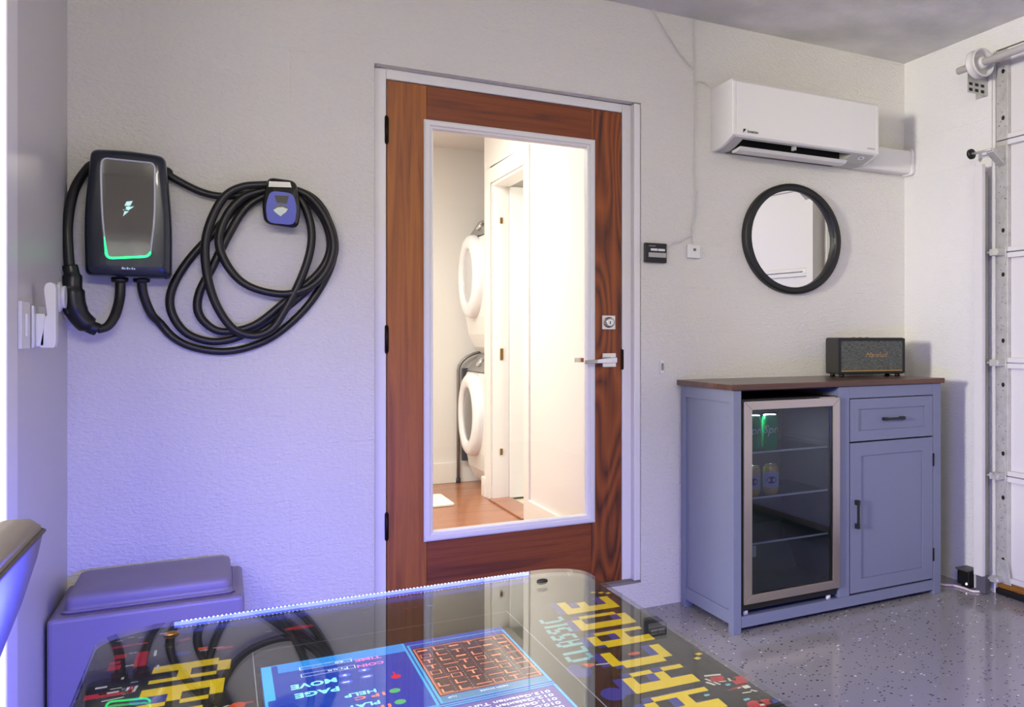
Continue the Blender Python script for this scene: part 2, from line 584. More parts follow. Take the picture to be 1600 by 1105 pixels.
for a, b in (((WY0, WZ0), (WY0 + 0.06, WZ1)), ((WY1 - 0.06, WZ0), (WY1, WZ1)), ((WY0 + 0.06, WZ0), (WY1 - 0.06, WZ0 + 0.06)), ((WY0 + 0.06, WZ1 - 0.06), (WY1 - 0.06, WZ1))):
    wm.box((-5.08, a[0], a[1]), (-5.01, b[0], b[1]))
wm.build('window_frame', 'white_trim', win)
box('pane', (-5.05, WY0 + 0.06, WZ0 + 0.06), (-5.045, WY1 - 0.06, WZ1 - 0.06), 'pane', win)
fill_win = struct(thing('fill_window', None, None, (-0.6, -3.0, 0.1)))  # unseen glass door, added to give the charger face a bright reflection
w2 = MB()
for a, b in (((-1.88, 0.06), (-1.80, 2.11)), ((0.60, 0.06), (0.68, 2.11)), ((-1.80, 2.03), (0.60, 2.11)), ((-1.80, 0.06), (0.60, 0.13)), ((-0.63, 0.13), (-0.57, 2.03))):
    w2.box((a[0], -2.999, a[1]), (b[0], -2.95, b[1]))
w2.build('window_frame', 'white_trim', fill_win)
box('pane', (-1.80, -2.985, 0.13), (0.60, -2.98, 2.03), 'pane', fill_win)
struct(box('wall_rear', (-5.1, -3.1, 0), (3.1, -3.0, CEIL), 'wall_smooth'))

# right wall with garage door opening
GY0, GY1, GT = 0.55, 3.262, 2.53
wr = MB()
wr.box((XR, GY1, 0), (XR + 0.12, 4.0, CEIL)); wr.box((XR, -3.1, 0), (XR + 0.12, GY0, CEIL))
wr.box((XR, GY0, GT), (XR + 0.12, GY1, CEIL))
struct(wr.build('wall_right', 'wall_s'), 'white painted block wall beside the garage door')

# ---- hall behind the glazed door
hall = MB()
hall.box((-0.7, 4.18, 0.02), (1.5, 7.5, FH)); hall.box((1.5, 6.66, 0.02), (2.3, 7.5, FH))
struct(hall.build('floor_hall', 'hall_floor'), 'reddish wooden hall floor seen through the door glass')
struct(box('floor_bath', (1.5, 4.18, 0.02), (2.75, 6.66, FH - 0.002), 'tile'))
struct(box('ceiling_hall', (-0.8, 4.18, 2.56), (2.8, 7.5, 2.64), 'hall_white'))
struct(box('wall_hall_far', (-0.8, 7.36, FH), (2.3, 7.46, 2.56), 'hall_white'))
struct(box('wall_hall_left', (-0.8, 4.18, FH), (-0.7, 7.36, 2.56), 'hall_white'))
DY0, DY1, DT = 5.61, 6.43, 2.19
wh = MB()
HX = 1.42
wh.box((HX, 4.18, FH), (HX + 0.1, DY0, 2.56)); wh.box((HX, DY1, FH), (HX + 0.1, 6.65, 2.56)); wh.box((HX, DY0, DT), (HX + 0.1, DY1, 2.56))
wh.box((HX + 0.1, 6.57, FH), (2.3, 6.65, 2.56)); wh.box((2.2, 6.65, FH), (2.3, 7.36, 2.56))
struct(wh.build('wall_hall_right', 'hall_white'))
struct(box('wall_bath', (2.65, 4.18, FH), (2.75, 6.57, 2.56), 'hall_white'))
# casing of the inner doorway
cs = MB()
cs.box((HX - 0.012, DY0 - 0.10, FH), (HX, DY0, DT + 0.10)); cs.box((HX - 0.012, DY1, FH), (HX, DY1 + 0.12, DT + 0.10)); cs.box((HX - 0.012, DY0, DT), (HX, DY1, DT + 0.10))
struct(cs.build('trim_4', 'hall_trim', bevel=0.004), 'white casing round the inner doorway of the hall')
jb = MB()
jb.box((HX, DY1 - 0.018, FH), (HX + 0.1, DY1, DT)); jb.box((HX, DY0, FH), (HX + 0.1, DY0 + 0.018, DT)); jb.box((HX, DY0 + 0.018, DT - 0.018), (HX + 0.1, DY1 - 0.018, DT))
struct(jb.build('trim_5', 'hall_trim'), 'white jamb inside the inner doorway')
bb = MB()
bb.box((HX - 0.014, 4.20, FH), (HX, DY0 - 0.10, FH + 0.13)); bb.box((HX - 0.02, DY1 + 0.12, FH), (HX, 6.65, FH + 0.13))
struct(bb.build('baseboard_right', 'hall_trim', bevel=0.004))
struct(box('baseboard_far', (-0.7, 7.344, FH), (2.2, 7.36, FH + 0.15), 'hall_trim', bevel=0.004))
struct(box('trim_6', (HX - 0.02, DY0, FH), (HX + 0.11, DY1, FH + 0.012), 'hall_floor', bevel=0.003), 'wooden threshold of the inner doorway')
d2 = struct(thing('door_2', 'white inner door standing open in the hall doorway', None, (HX + 0.12, 6.39, FH)))
dd = MB(); dd.box((HX + 0.1005, 6.375, FH + 0.01), (HX + 0.90, 6.411, DT - 0.02))
dd.build('door_leaf', 'hall_trim', d2, bevel=0.003)
for zz in (0.45, 1.95):
    box('hinge', (HX + 0.045, 6.407, zz - 0.02), (HX + 0.06, 6.4115, zz + 0.02), 'brass', d2)
sp = box('strike_plate', (HX + 0.045, 6.407, 1.045), (HX + 0.063, 6.4115, 1.12), 'brass', d2)

# ================================================================== WOODEN GLAZED DOOR
YD = 4.034
DXL, DXR, DZB, DZT = 0.513, 1.424, 0.122, 2.177
GXL, GXR, GZB, GZT = 0.639, 1.306, 0.395, 2.043
fr = MB()
fr.box((OL + 0.004, 4.03, OB), (DXL - 0.003, 4.14, OT - 0.003)); fr.box((DXR + 0.003, 4.03, OB), (OR_ - 0.004, 4.14, OT - 0.003)); fr.box((DXL - 0.003, 4.03, DZT + 0.003), (DXR + 0.003, 4.14, OT - 0.003))
fr.box((OR_ - 0.03, 3.984, OB), (OR_ - 0.001, 4.03, OT - 0.003))
struct(fr.build('trim_2', 'white_trim', bevel=0.004), 'white painted frame round the wooden door')
door = struct(thing('door_1', 'brown stained wooden door with a tall glass pane', None, (0.97, YD, DZB)))
box('stile', (DXL, YD, DZB), (GXL + 0.012, YD + 0.044, DZT), 'door_stile_l', door, 0.002)
box('stile', (GXR - 0.012, YD, DZB), (DXR, YD + 0.044, DZT), 'door_stile_r', door, 0.002)
box('rail', (GXL + 0.0125, YD, GZT - 0.012), (GXR - 0.0125, YD + 0.044, DZT), 'door_rail', door, 0.002)
box('rail', (GXL + 0.0125, YD, DZB), (GXR - 0.0125, YD + 0.044, GZB + 0.012), 'door_rail', door, 0.002)
# white glazing bead: raised frame with an inner step, mitred
TW = 0.036


def bead(x0, x1, z0, z1, y, w, prof):
    # sweep profile (offset inwards, depth) round the rectangle, one piece per side
    corners = [(x0, z0, 1, 1), (x1, z0, -1, 1), (x1, z1, -1, -1), (x0, z1, 1, -1)]
    res = []
    for i in range(4):
        a, b = corners[i], corners[(i + 1) % 4]
        r0 = [Vector((a[0] + a[2] * o, y - h, a[1] + a[3] * o)) for o, h in prof]
        r1 = [Vector((b[0] + b[2] * o, y - h, b[1] + b[3] * o)) for o, h in prof]
        res.append(MB().loft([r0, r1], True, False))
    return res


for mb in bead(GXL, GXR, GZB, GZT, YD, TW, [(0, 0.001), (0, 0.010), (0.006, 0.014), (0.020, 0.014), (0.024, 0.006), (0.031, 0.004), (0.036, -0.012), (0.036, -0.03), (0.013, -0.03), (0.013, 0.001)]):
    mb.build('glazing_bead', 'white_trim', door)
box('glass_pane', (GXL + 0.03, YD + 0.018, GZB + 0.03), (GXR - 0.03, YD + 0.024, GZT - 0.03), 'pane', door)
for zz in (1.985, 1.185, 0.47):
    h = MB(); h.cyl((DXL - 0.002, YD - 0.006, zz - 0.048), (DXL - 0.002, YD - 0.006, zz + 0.048), 0.0065, n=10)
    h.box((DXL - 0.014, YD - 0.003, zz - 0.046), (DXL + 0.006, YD + 0.001, zz + 0.046))
    for k in (-0.05, 0.05):
        h.lathe([(0.004, -0.004), (0.006, 0), (0.004, 0.004)], (DXL - 0.002, YD - 0.006, zz + k), (0, 0, 1), 8)
    h.build('hinge', 'dark_hinge', door)
# deadbolt
db = MB().box((1.366 - 0.030, YD - 0.010, 1.257 - 0.032), (1.366 + 0.030, YD, 1.257 + 0.032)).build('deadbolt', 'chrome', door, 0.003)
MB().lathe([(0.024, 0), (0.023, 0.008), (0.017, 0.018), (0.015, 0.019)], (1.366, YD - 0.010, 1.257), (0, -1, 0), 24).build('lock_cylinder', 'chrome', db)
box('keyhole', (1.3645, YD - 0.0305, 1.249), (1.3675, YD - 0.029, 1.262), 'black', db)
# lever
lv = MB().box((1.369 - 0.030, YD - 0.008, 1.093 - 0.031), (1.369 + 0.030, YD, 1.093 + 0.031)).build('lever_plate', 'chrome', door, 0.002)
hm = MB(); hm.cyl((1.372, YD - 0.008, 1.093), (1.372, YD - 0.052, 1.093), 0.012, n=16)
hm.loft([[Vector((x, y, z)) for x, y, z in ((xx, yy - t, zz - w), (xx, yy + t, zz - w), (xx, yy + t, zz + w), (xx, yy - t, zz + w))] for xx, yy, zz, t, w in ((1.386, YD - 0.05, 1.094, 0.010, 0.012), (1.36, YD - 0.052, 1.093, 0.010, 0.012), (1.30, YD - 0.058, 1.090, 0.007, 0.009), (1.245, YD - 0.058, 1.087, 0.005, 0.008))], True, False)
hm.build('lever_handle', 'chrome', lv, 0.002)
hi = MB(); hi.cyl((1.372, YD + 0.044, 1.093), (1.372, YD + 0.095, 1.093), 0.011, n=12); hi.box((1.25, YD + 0.088, 1.083), (1.385, YD + 0.10, 1.103))
hi.build('lever_handle', 'chrome', door, 0.002)
st = MB().box((DXR - 0.003, YD - 0.004, 1.05), (DXR + 0.012, YD - 0.0005, 1.14)).build('strike_plate', 'dark_hinge', door, 0.002)

# ================================================================== HALL THINGS
def laundry(name, label, z0, panel_z, dz, body_top, glassy):
    t = thing(name, label, 'washing machine' if 'wash' in name else 'dryer', (1.75, 6.98, z0))
    X0 = 1.425
    Y0, Y1 = 6.67, 7.27
    prof = [(X0 + 0.11, z0), (2.1, z0), (2.1, body_top), (X0 + 0.01, body_top), (X0, body_top - 0.03), (X0, z0 + 0.26), (X0 + 0.02, z0 + 0.14), (X0 + 0.06, z0 + 0.05)]
    MB().prism(prof, fXZ, Y0, Y1).build('body', 'hall_trim', t, 0.012, 3)
    pz0, pz1 = panel_z
    MB().prism([(X0 + 0.005, pz0 + 0.002), (X0 + 0.3, pz0 + 0.002), (X0 + 0.3, pz1), (X0 + 0.09, pz1)], fXZ, Y0 + 0.005, Y1 - 0.005).build('control_panel', mat('laundry_grey', '#8e8b88', 0.35, 0.3), t, 0.006)
    MB().lathe([(0.035, 0), (0.034, 0.02), (0.03, 0.025)], (X0 + 0.05, 6.98, (pz0 + pz1) / 2), (-0.75, 0, 0.5), 20).build('knob', 'chrome', t)
    R = 0.289
    yc = 6.975
    ring = MB().lathe([(R, 0.0), (R, 0.024), (R * 0.97, 0.042), (R * 0.90, 0.056), (R * 0.78, 0.060), (R * 0.68, 0.054), (R * 0.64, 0.042), (R * 0.62, 0.0)], (X0, yc, dz), (-1, 0, 0), 40, cap=False)
    rg = ring.build('door_ring', mat('laundry_white', '#f1f0f1', 0.25), t)
    MB().lathe([(R * 0.635, 0.040), (R * 0.45, 0.046), (R * 0.2, 0.050), (0.001, 0.051)], (X0, yc, dz), (-1, 0, 0), 32, cap=False).build('door_glass', mat('laundry_glass_' + glassy, '#c9c8ca' if glassy == 'light' else '#4e4a4c', 0.08, 0.1), rg)
    return t


laundry('washing_machine', 'white front-loading washer with grey panel, underneath the dryer', FH, (0.950, 1.070), 0.658, 0.948, 'dark')
laundry('tumble_dryer', 'white front-loading dryer stacked on top of the washer', 1.073, (1.890, 2.030), 1.613, 1.888, 'light')

lad = thing('folding_step_stool', 'grey metal folding step stool leaning behind the washer', 'step stool', (1.45, 7.2, FH))
lf = oY(716, 752, 7.325)
lx = lf.x
arc = [(lx, 7.325, FH + 0.005), (lx, 7.325, 0.95)] + [(lx + 0.2 - 0.2 * math.cos(a), 7.325, 0.95 + 0.14 * math.sin(a)) for a in [PI / 2 * i / 6 for i in range(1, 7)]] + [(lx + 0.26, 7.325, 1.09)]
arc += [(lx + 0.46 - 0.2 + 0.2 * math.sin(a), 7.325, 0.95 + 0.14 * math.cos(a)) for a in [PI / 2 * i / 6 for i in range(1, 7)]] + [(lx + 0.46, 7.325, FH + 0.005)]
MB().tube(arc, 0.011, 10).build('frame', mat('stool_grey_metal', '#8b8580', 0.35, 0.6), lad)
for zz in (0.30, 0.55, 0.80):
    box('tread', (lx + 0.02, 7.30, zz), (lx + 0.44, 7.318, zz + 0.17), mat('stool_dark_tread', '#34343c', 0.6), lad, 0.01)
for xx in (lx, lx + 0.46):
    MB().cyl((xx, 7.325, FH), (xx, 7.325, FH + 0.035), 0.015, n=10).build('rubber_foot', 'black', lad)

rg0 = oZ(700, 783, FH)
rug = MB().prism(rrect(rg0.x - 0.75, rg0.y - 0.22, rg0.x, rg0.y + 0.24, 0.02, 3), fXY, FH + 0.001, FH + 0.016)
tag(rug.build('floor_mat', noisy('white_mat', '#efece6', 0.9, 200, 0.5, 0.004), bevel=0.004), 'white floor mat on the reddish wooden hall floor', 'mat')

# ================================================================== EV CHARGER
YC = 3.872
ch = thing('ev_charger', 'dark blue-black wall charger with a green light line', 'charger', (-0.25, D, 1.40))


def cpoly(pts, Y):
    return [(oY(x, y, Y).x, oY(x, y, Y).z) for x, y in pts]


OUT = cpoly([(132, 430), (129.5, 340), (141, 231), (198, 233.5), (258, 243), (269.5, 345), (268, 436), (200, 434.5)], YC)
OUT = round_poly(OUT, [0.018, 0.2, 0.022, 0.2, 0.022, 0.2, 0.018, 0.2], 6)
cx_ = sum(p[0] for p in OUT) / len(OUT); cz_ = sum(p[1] for p in OUT) / len(OUT)


def sc(poly, k, kx=None):
    kx = kx or k
    return [(cx_ + (p[0] - cx_) * kx, cz_ + (p[1] - cz_) * k) for p in poly]


rings = []
for k, y in ((0.97, 3.937), (0.99, 3.928), (1.0, 3.905), (0.995, 3.890), (0.972, 3.878), (0.93, 3.8725), (0.80, 3.869), (0.4, 3.867), (0.01, 3.867)):
    rings.append([fXZ(p[0], p[1], y) for p in sc(OUT, k)])
MB().loft(rings, True, True).build('housing', mat('charger_navy', '#141c2b', 0.25, coat=0.4), ch)
YP = 3.866
box('mounting_block', (cx_ - 0.06, 3.9375, cz_ - 0.17), (cx_ + 0.06, D - 0.001, cz_ + 0.08), 'black', ch)
PAN = cpoly([(167, 404), (159.5, 340), (157.5, 262), (160, 247), (238, 255), (242, 262), (241.5, 345), (234, 401)], YP)
PAN = round_poly(PAN, [0.016, 0.1, 0.02, 0.016, 0.016, 0.02, 0.1, 0.016], 5)
pm = MB(); pm.prism(PAN, fXZ, YP + 0.004, YP - 0.001)
face = pm.build('face_panel', mat('charger_face', '#777570', 0.05, 0.75, coat=1.0), ch)
ringpts = [fXZ(p[0], p[1], YP - 0.002) for p in PAN]
zcut = oY(200, 372, YP).z
up = [p for p in ringpts]
# bezel tube all round; the lower U is the status light
MB().tube(ringpts, 0.0030, 8, closed=True).build('bezel', mat('charger_bezel', '#c0c2cf', 0.3, 0.2), ch)
k0 = [i for i, p in enumerate(ringpts) if p.z < zcut]
start = max(range(len(ringpts)), key=lambda i: (ringpts[i].z < zcut) and (ringpts[i - 1].z >= zcut))
seq = []
i = start
while ringpts[i % len(ringpts)].z < zcut and len(seq) < 60:
    seq.append(ringpts[i % len(ringpts)] + Vector((0, -0.002, 0))); i += 1
pL, pR = (oY(163.5, 372, YP - 0.004), oY(239, 370, YP - 0.004))
seq = sorted(seq, key=lambda p: p.x)
low = [Vector((p.x, YP - 0.004, p.z)) for p in seq]
if low[0].z < zcut - 0.02:
    low = [pL] + low + [pR]
MB().tube(low, [0.0012] + [0.0034] * (len(low) - 2) + [0.0012], 8).build('status_light', mat('status_green', '#30ff80', 0.4, emit='#22ff70', estr=3.0), ch)
# bolt logo
lg = MB()
yl = YP - 0.0016


def cpix(pts):
    return [oY(120 + x / 9.206, 220 + y / 9.206, yl) for x, y in pts]


for pts in ([(715, 875), (805, 865), (770, 935), (685, 935)], [(690, 985), (745, 1000), (825, 945), (790, 945), (745, 970), (700, 955), (735, 940), (770, 950), (745, 960)], [(660, 985), (685, 995), (675, 1005)], [(685, 1010), (750, 1015), (665, 1085)]):
    q = cpix(pts)
    lg.add(q, [tuple(range(len(q)))])
lg.build('bolt_logo', mat('logo_pale', '#bfeee6', 0.4, emit='#bfeee6', estr=0.5), ch)
bl = oY(201, 419.5, 3.868)
bw = MB()
for k, w_k in enumerate((0.006, 0.004, 0.005, 0.0035, 0.005, 0.004)):
    x_k = bl.x - 0.017 + k * 0.006
    bw.box((x_k, bl.y - 0.0004, bl.z - 0.0035), (x_k + w_k * 0.85, bl.y + 0.001, bl.z + 0.0035 - (k % 2) * 0.002))
bw.build('brand_mark', mat('lettering_white', '#d5dcf2', 0.4), ch)
for px_ in (187, 221):
    g = oY(px_, 436, 3.93)
    MB().lathe([(0.022, 0), (0.022, -0.012), (0.018, -0.016)], (g.x, 3.93, g.z + 0.004), (0, 0, 1), 20).build('cable_gland', 'black', ch)

# holder
ho = thing('cable_holder', 'black rounded cable holder with a blue face', 'cable holder', (0.178, D, 1.58))
HP = round_poly([(p.x, p.z) for p in (oY(413, 350, 3.89), oY(409, 320, 3.89), oY(418, 276, 3.89), oY(463, 282, 3.89), oY(471, 325, 3.89), oY(466, 358, 3.89))], [0.025, 0.1, 0.022, 0.022, 0.1, 0.025], 6)
hcx = sum(p[0] for p in HP) / len(HP); hcz = sum(p[1] for p in HP) / len(HP)
hs = lambda k, y: [fXZ(hcx + (p[0] - hcx) * k, y, 0) for p in HP]
rings = [[Vector((hcx + (p[0] - hcx) * k, y, hcz - (0.022 if k < 0.5 and y > 3.9 else 0) + (p[1] - hcz) * k)) for p in HP] for k, y in ((0.42, D - 0.001), (0.42, 3.925), (0.97, 3.918), (1.0, 3.905), (0.98, 3.892), (0.90, 3.884), (0.01, 3.884))]
MB().loft(rings, True, True).build('body', mat('holder_black', '#15130f', 0.15, coat=0.5), ho)
FP = round_poly([(p.x, p.z) for p in (oY(418, 348, 3.882), oY(415, 322, 3.882), oY(422, 298, 3.882), oY(458, 302, 3.882), oY(464, 325, 3.882), oY(460, 352, 3.882))], 0.02, 5)
MB().prism(FP, fXZ, 3.886, 3.8825).build('face', mat('holder_blue', '#2436b4', 0.35), ho)
op = lambda pts: [oY(400 + x / 10.045, 260 + y / 10.045, 3.8815) for x, y in pts]
q = op([(290, 455), (515, 465), (485, 585), (325, 570)]); MB().add(q, [(0, 1, 2, 3)]).build('socket_slot', 'black', ho)
q = op([(270, 675), (300, 625), (345, 598), (400, 590), (455, 605), (505, 655), (480, 715), (420, 765), (390, 785), (350, 760), (300, 720)])
MB().add(q, [tuple(range(len(q)))]).build('lock_recess', mat('holder_dark', '#0d1420', 0.3), ho)
q = [v + Vector((0, -0.001, 0)) for v in op([(272, 685), (340, 645), (420, 640), (500, 670), (470, 720), (415, 760), (390, 785), (350, 760), (300, 720)])]
MB().add(q, [tuple(range(len(q)))]).build('lock_tongue', mat('tongue_pale', '#c4d2c6', 0.3), ho)
q = [oY(400 + x / 10.045, 260 + y / 10.045, 3.8835) for x, y in ((205, 235), (535, 250), (560, 335), (195, 325))]
MB().add([v + Vector((0, -0.003, 0)) for v in q], [(0, 1, 2, 3)]).build('top_plate', mat('holder_grey', '#7a7771', 0.15, coat=0.5), ho)

# coiled cable, one long run: charger -> loops over the holder -> behind the charger -> connector on the side wall
cc = lambda pts, Y0, Y1: [oY(250 + x / 3.35, 250 + y / 3.35, Y0 + (Y1 - Y0) * i / (len(pts) - 1)) for i, (x, y) in enumerate(pts)]
path = [oY(221, 437, 3.93), oY(224, 460, 3.935), oY(236, 490, 3.945)]
path += cc([(0, 855), (70, 930), (170, 980), (310, 1003), (450, 985), (600, 920), (750, 790), (850, 650), (905, 520), (905, 400), (860, 270), (790, 190), (700, 160)], 3.965, 3.965)
path += cc([(600, 165), (500, 175), (400, 245), (290, 370), (150, 525), (65, 670), (58, 790), (130, 900), (250, 948), (370, 940), (500, 885), (640, 790), (760, 690), (870, 580), (915, 470), (895, 350), (830, 240), (740, 175)], 3.965, 3.952)
path += cc([(640, 160), (530, 195), (440, 260), (360, 390), (280, 550), (205, 700), (205, 810), (290, 890), (400, 893), (520, 850), (680, 720), (830, 590), (890, 470), (870, 340), (790, 220), (700, 180)], 3.945, 3.935)
path += cc([(620, 150), (520, 165), (430, 200), (350, 290), (308, 420), (345, 540), (430, 640), (550, 690), (680, 700), (800, 655), (880, 560), (908, 430), (860, 290), (780, 190), (690, 150)], 3.93, 3.918)
path += cc([(610, 130), (530, 130), (430, 140), (340, 190), (270, 310), (236, 450), (250, 620), (300, 770), (385, 885), (490, 920), (585, 885), (650, 790), (730, 640), (785, 480), (790, 350), (750, 230), (690, 180)], 3.915, 3.925)
path += cc([(560, 150), (450, 178), (340, 190), (240, 175), (150, 138), (50, 82)], 3.945, 3.955)
path += [oY(258, 266, 3.961), oY(200, 252, 3.962), oY(152, 254, 3.962), oY(133, 268, 3.950), oY(115, 300, 3.91), oY(106, 350, 3.88), oY(107, 395, 3.872), oY(109, 418, 3.87)]
cb_t = thing('charging_cable', 'thick black charging cable coiled over the blue-faced holder', 'cable', tuple(path[0]))
MB().tube(catmull(path, 6), 0.0128, 10).build('coiled_cable', 'rubber', cb_t)
# connector hanging in its white dock on the side wall
con_pts = [oY(109, 415, 3.87), oY(113, 432, 3.868), oY(113, 455, 3.866), oY(116, 478, 3.866), oY(125, 496, 3.868), oY(140, 510, 3.872), oY(152, 515, 3.876)]
con = MB().tube(catmull(con_pts, 5), [0.019] * 5 + [0.024] * 5 + [0.030] * 8 + [0.028] * 7 + [0.021] * 6, 14)
cn = con.build('connector', mat('connector_black', '#17171a', 0.35), cb_t)
grip = MB(); q = [oY(x, y, 3.842) for x, y in ((97, 447), (113, 445), (121, 455), (124, 490), (104, 491), (97, 477))]
grip.prism([(p.x, p.z) for p in q], fXZ, 3.842, 3.872); grip.build('latch_cover', mat('connector_grey', '#26272b', 0.3), cn, 0.004)
tail = [oY(152, 515, 3.876), oY(168, 510, 3.885), oY(180, 492, 3.90), oY(187, 465, 3.925), oY(188, 437, 3.93)]
MB().tube(catmull(tail, 6), 0.0135, 12).build('lead_cable', 'rubber', cb_t)
dk = thing('connector_dock', 'small white dock holding the black connector on the smooth wall', 'dock', (XL, 3.86, 1.3))
MB().lathe([(0.046, 0.0), (0.046, 0.005), (0.042, 0.008)], (XL + 0.0005, 3.765, 1.315), (1, 0, 0), 24).build('flange', 'white_plastic', dk)
MB().lathe([(0.034, 0.0075), (0.034, 0.016)], (XL, 3.785, 1.315), (1, 0, 0), 24).build('socket', 'white_plastic', dk)

# ---- switches on the smooth wall
sw = thing('light_switch', 'white light switch plate on the smooth grey wall', 'switch', (XL, 3.12, 1.16))
a, b = oX(27, 470, XL), oX(40, 545, XL)
box('plate', (XL + 0.0005, a.y, b.z), (XL + 0.008, b.y, a.z), 'white_plastic', sw, 0.002)
box('rocker', (XL + 0.008, (a.y + b.y) / 2 - 0.018, b.z + 0.03), (XL + 0.013, (a.y + b.y) / 2 + 0.018, a.z - 0.03), 'white_plastic', sw, 0.002)
rm = thing('remote_in_wall_cradle', 'white hand remote standing in its wall cradle beside the switch', 'remote', (XL, 3.35, 1.16))
box('wall_plate', (XL + 0.0005, 3.27, 1.165), (XL + 0.006, 3.46, 1.275), 'white_plastic', rm, 0.002)
box('cradle', (XL + 0.006, 3.29, 1.168), (XL + 0.026, 3.40, 1.255), 'white_plastic', rm, 0.004)
rp = [(-0.385 + 0.014 * 0, 1.165), (-0.357, 1.165), (-0.3535, 1.18), (-0.3535, 1.325), (-0.358, 1.335), (-0.366, 1.338), (-0.374, 1.333), (-0.377, 1.32), (-0.376, 1.305), (-0.3705, 1.25), (-0.3745, 1.248)]
MB().prism(round_poly(rp, 0.004, 2), fXZ, 3.29, 3.335).build('remote_body', 'white_plastic', rm, 0.002)
for zz in (1.20, 1.235):
    box('button', (-0.372, 3.40, zz - 0.008), (-0.366, 3.43, zz + 0.008), 'white_plastic', rm, 0.001)

# ================================================================== AIR CONDITIONER
ac = thing('air_conditioner', 'white wall-mounted split air conditioner above the round mirror', 'air conditioner', (2.2, D, 2.045))
AX0, AX1, AF = 1.826, 2.610, 3.757
prof = [(D - 0.001, 2.332), (AF + 0.012, 2.337), (AF, 2.325), (AF, 2.090), (AF + 0.012, 2.082), (AF + 0.055, 2.068), (AF + 0.11, 2.053), (AF + 0.16, 2.046), (D - 0.001, 2.046)]
# body with an outlet slot cut in the belly: left end, right end and middle
SX0, SX1 = 1.888, 2.470
MB().prism(prof, fYZ, AX0, AX0 + 0.018).build('end_cover', 'ac_white', ac, 0.003)
MB().prism(prof, fYZ, AX1 - 0.018, AX1).build('end_cover', 'ac_white', ac, 0.003)
front = [(D - 0.002, 2.331), (AF + 0.012, 2.336), (AF + 0.0005, 2.324), (AF + 0.0005, 2.091), (AF + 0.012, 2.083), (AF + 0.03, 2.083), (AF + 0.03, 2.20), (D - 0.002, 2.20)]
MB().prism(front, fYZ, AX0 + 0.0182, AX1 - 0.0182).build('front_panel', 'ac_white', ac, 0.002)
belly = [(AF + 0.0125, 2.0825), (AF + 0.055, 2.068), (AF + 0.11, 2.053), (AF + 0.16, 2.046), (D - 0.002, 2.046), (D - 0.002, 2.199), (AF + 0.031, 2.199)]
MB().prism(belly, fYZ, AX0 + 0.0182, SX0).build('belly_panel', 'ac_grey', ac)
MB().prism(belly, fYZ, SX1, AX1 - 0.0182).build('belly_panel', 'ac_grey', ac)
lip = [(AF + 0.0125, 2.0825), (AF + 0.028, 2.0775), (AF + 0.030, 2.095), (AF + 0.031, 2.0955)]
MB().prism(lip, fYZ, SX0, SX1).build('outlet_lip', 'ac_grey', ac)
MB().prism([(AF + 0.14, 2.049), (AF + 0.16, 2.046), (D - 0.002, 2.046), (D - 0.002, 2.19), (AF + 0.14, 2.19)], fYZ, SX0, SX1).build('outlet_back', 'black', ac)
MB().prism([(AF + 0.058, 2.052), (AF + 0.062, 2.054), (AF + 0.148, 2.046), (AF + 0.147, 2.036), (AF + 0.11, 2.034), (AF + 0.075, 2.039)], fYZ, SX0 + 0.006, SX1 - 0.006).build('louvre', 'ac_white', ac)
box('louvre_arm', (2.155, AF + 0.030, 2.062), (2.165, AF + 0.06, 2.085), 'ac_grey', ac)
text('brand_lettering', 'DAIKIN', 0.014, mat('lettering_black', '#101010', 0.4), ac, (AX0 + 0.098, AF - 0.0012, 2.108), (1, 0, 0), (0, 0, 1), bold=0.0004, width=0.052)
MB().add([(AX0 + 0.050, AF - 0.0012, 2.100), (AX0 + 0.066, AF - 0.0012, 2.119), (AX0 + 0.052, AF - 0.0012, 2.119)], [(0, 1, 2)]).build('brand_mark', 'black', ac)
text('type_lettering', 'INVERTER', 0.009, mat('lettering_grey', '#55534d', 0.4), ac, (AX1 - 0.048, AF - 0.0012, 2.110), (1, 0, 0), (0, 0, 1), shear=0.2, width=0.042)
tb = Vector((0, -0.30, -0.95))
c0 = Vector((2.535, AF + 0.045, 2.0698))
rgm = MB(); n = 20
u_, w_ = Vector((1, 0, 0)), Vector((0, 0.96, -0.30)).normalized()
o_ = [c0 + Vector((0, -0.0008, -0.002)) + (u_ * math.cos(2 * PI * i / n) + w_ * math.sin(2 * PI * i / n)) * 0.017 for i in range(n)]
i_ = [c0 + Vector((0, -0.0008, -0.002)) + (u_ * math.cos(2 * PI * i / n) + w_ * math.sin(2 * PI * i / n)) * 0.010 for i in range(n)]
rgm.add(o_ + i_, [(i, (i + 1) % n, n + (i + 1) % n, n + i) for i in range(n)])
rgm.build('indicator_ring', mat('indicator_white', '#f6f6f6', 0.4), ac)

# pipe cover from the unit into the corner
pc = thing('pipe_cover', 'white plastic pipe cover running from the air conditioner into the corner', 'pipe cover', (2.77, D, 2.045))
pp = round_poly([(D - 0.001, 2.045), (3.90, 2.045), (3.893, 2.06), (3.893, 2.15), (3.90, 2.165), (D - 0.001, 2.165)], 0.012, 3)
MB().prism(pp, fYZ, AX1 + 0.0005, XR - 0.003).build('cover', 'ac_white', pc, 0.003)
MB().prism(round_poly([(D - 0.001, 2.038), (3.895, 2.038), (3.885, 2.05), (3.885, 2.16), (3.895, 2.172), (D - 0.001, 2.172)], 0.014, 3), fYZ, XR - 0.022, XR - 0.001).build('end_collar', 'ac_white', pc, 0.004)

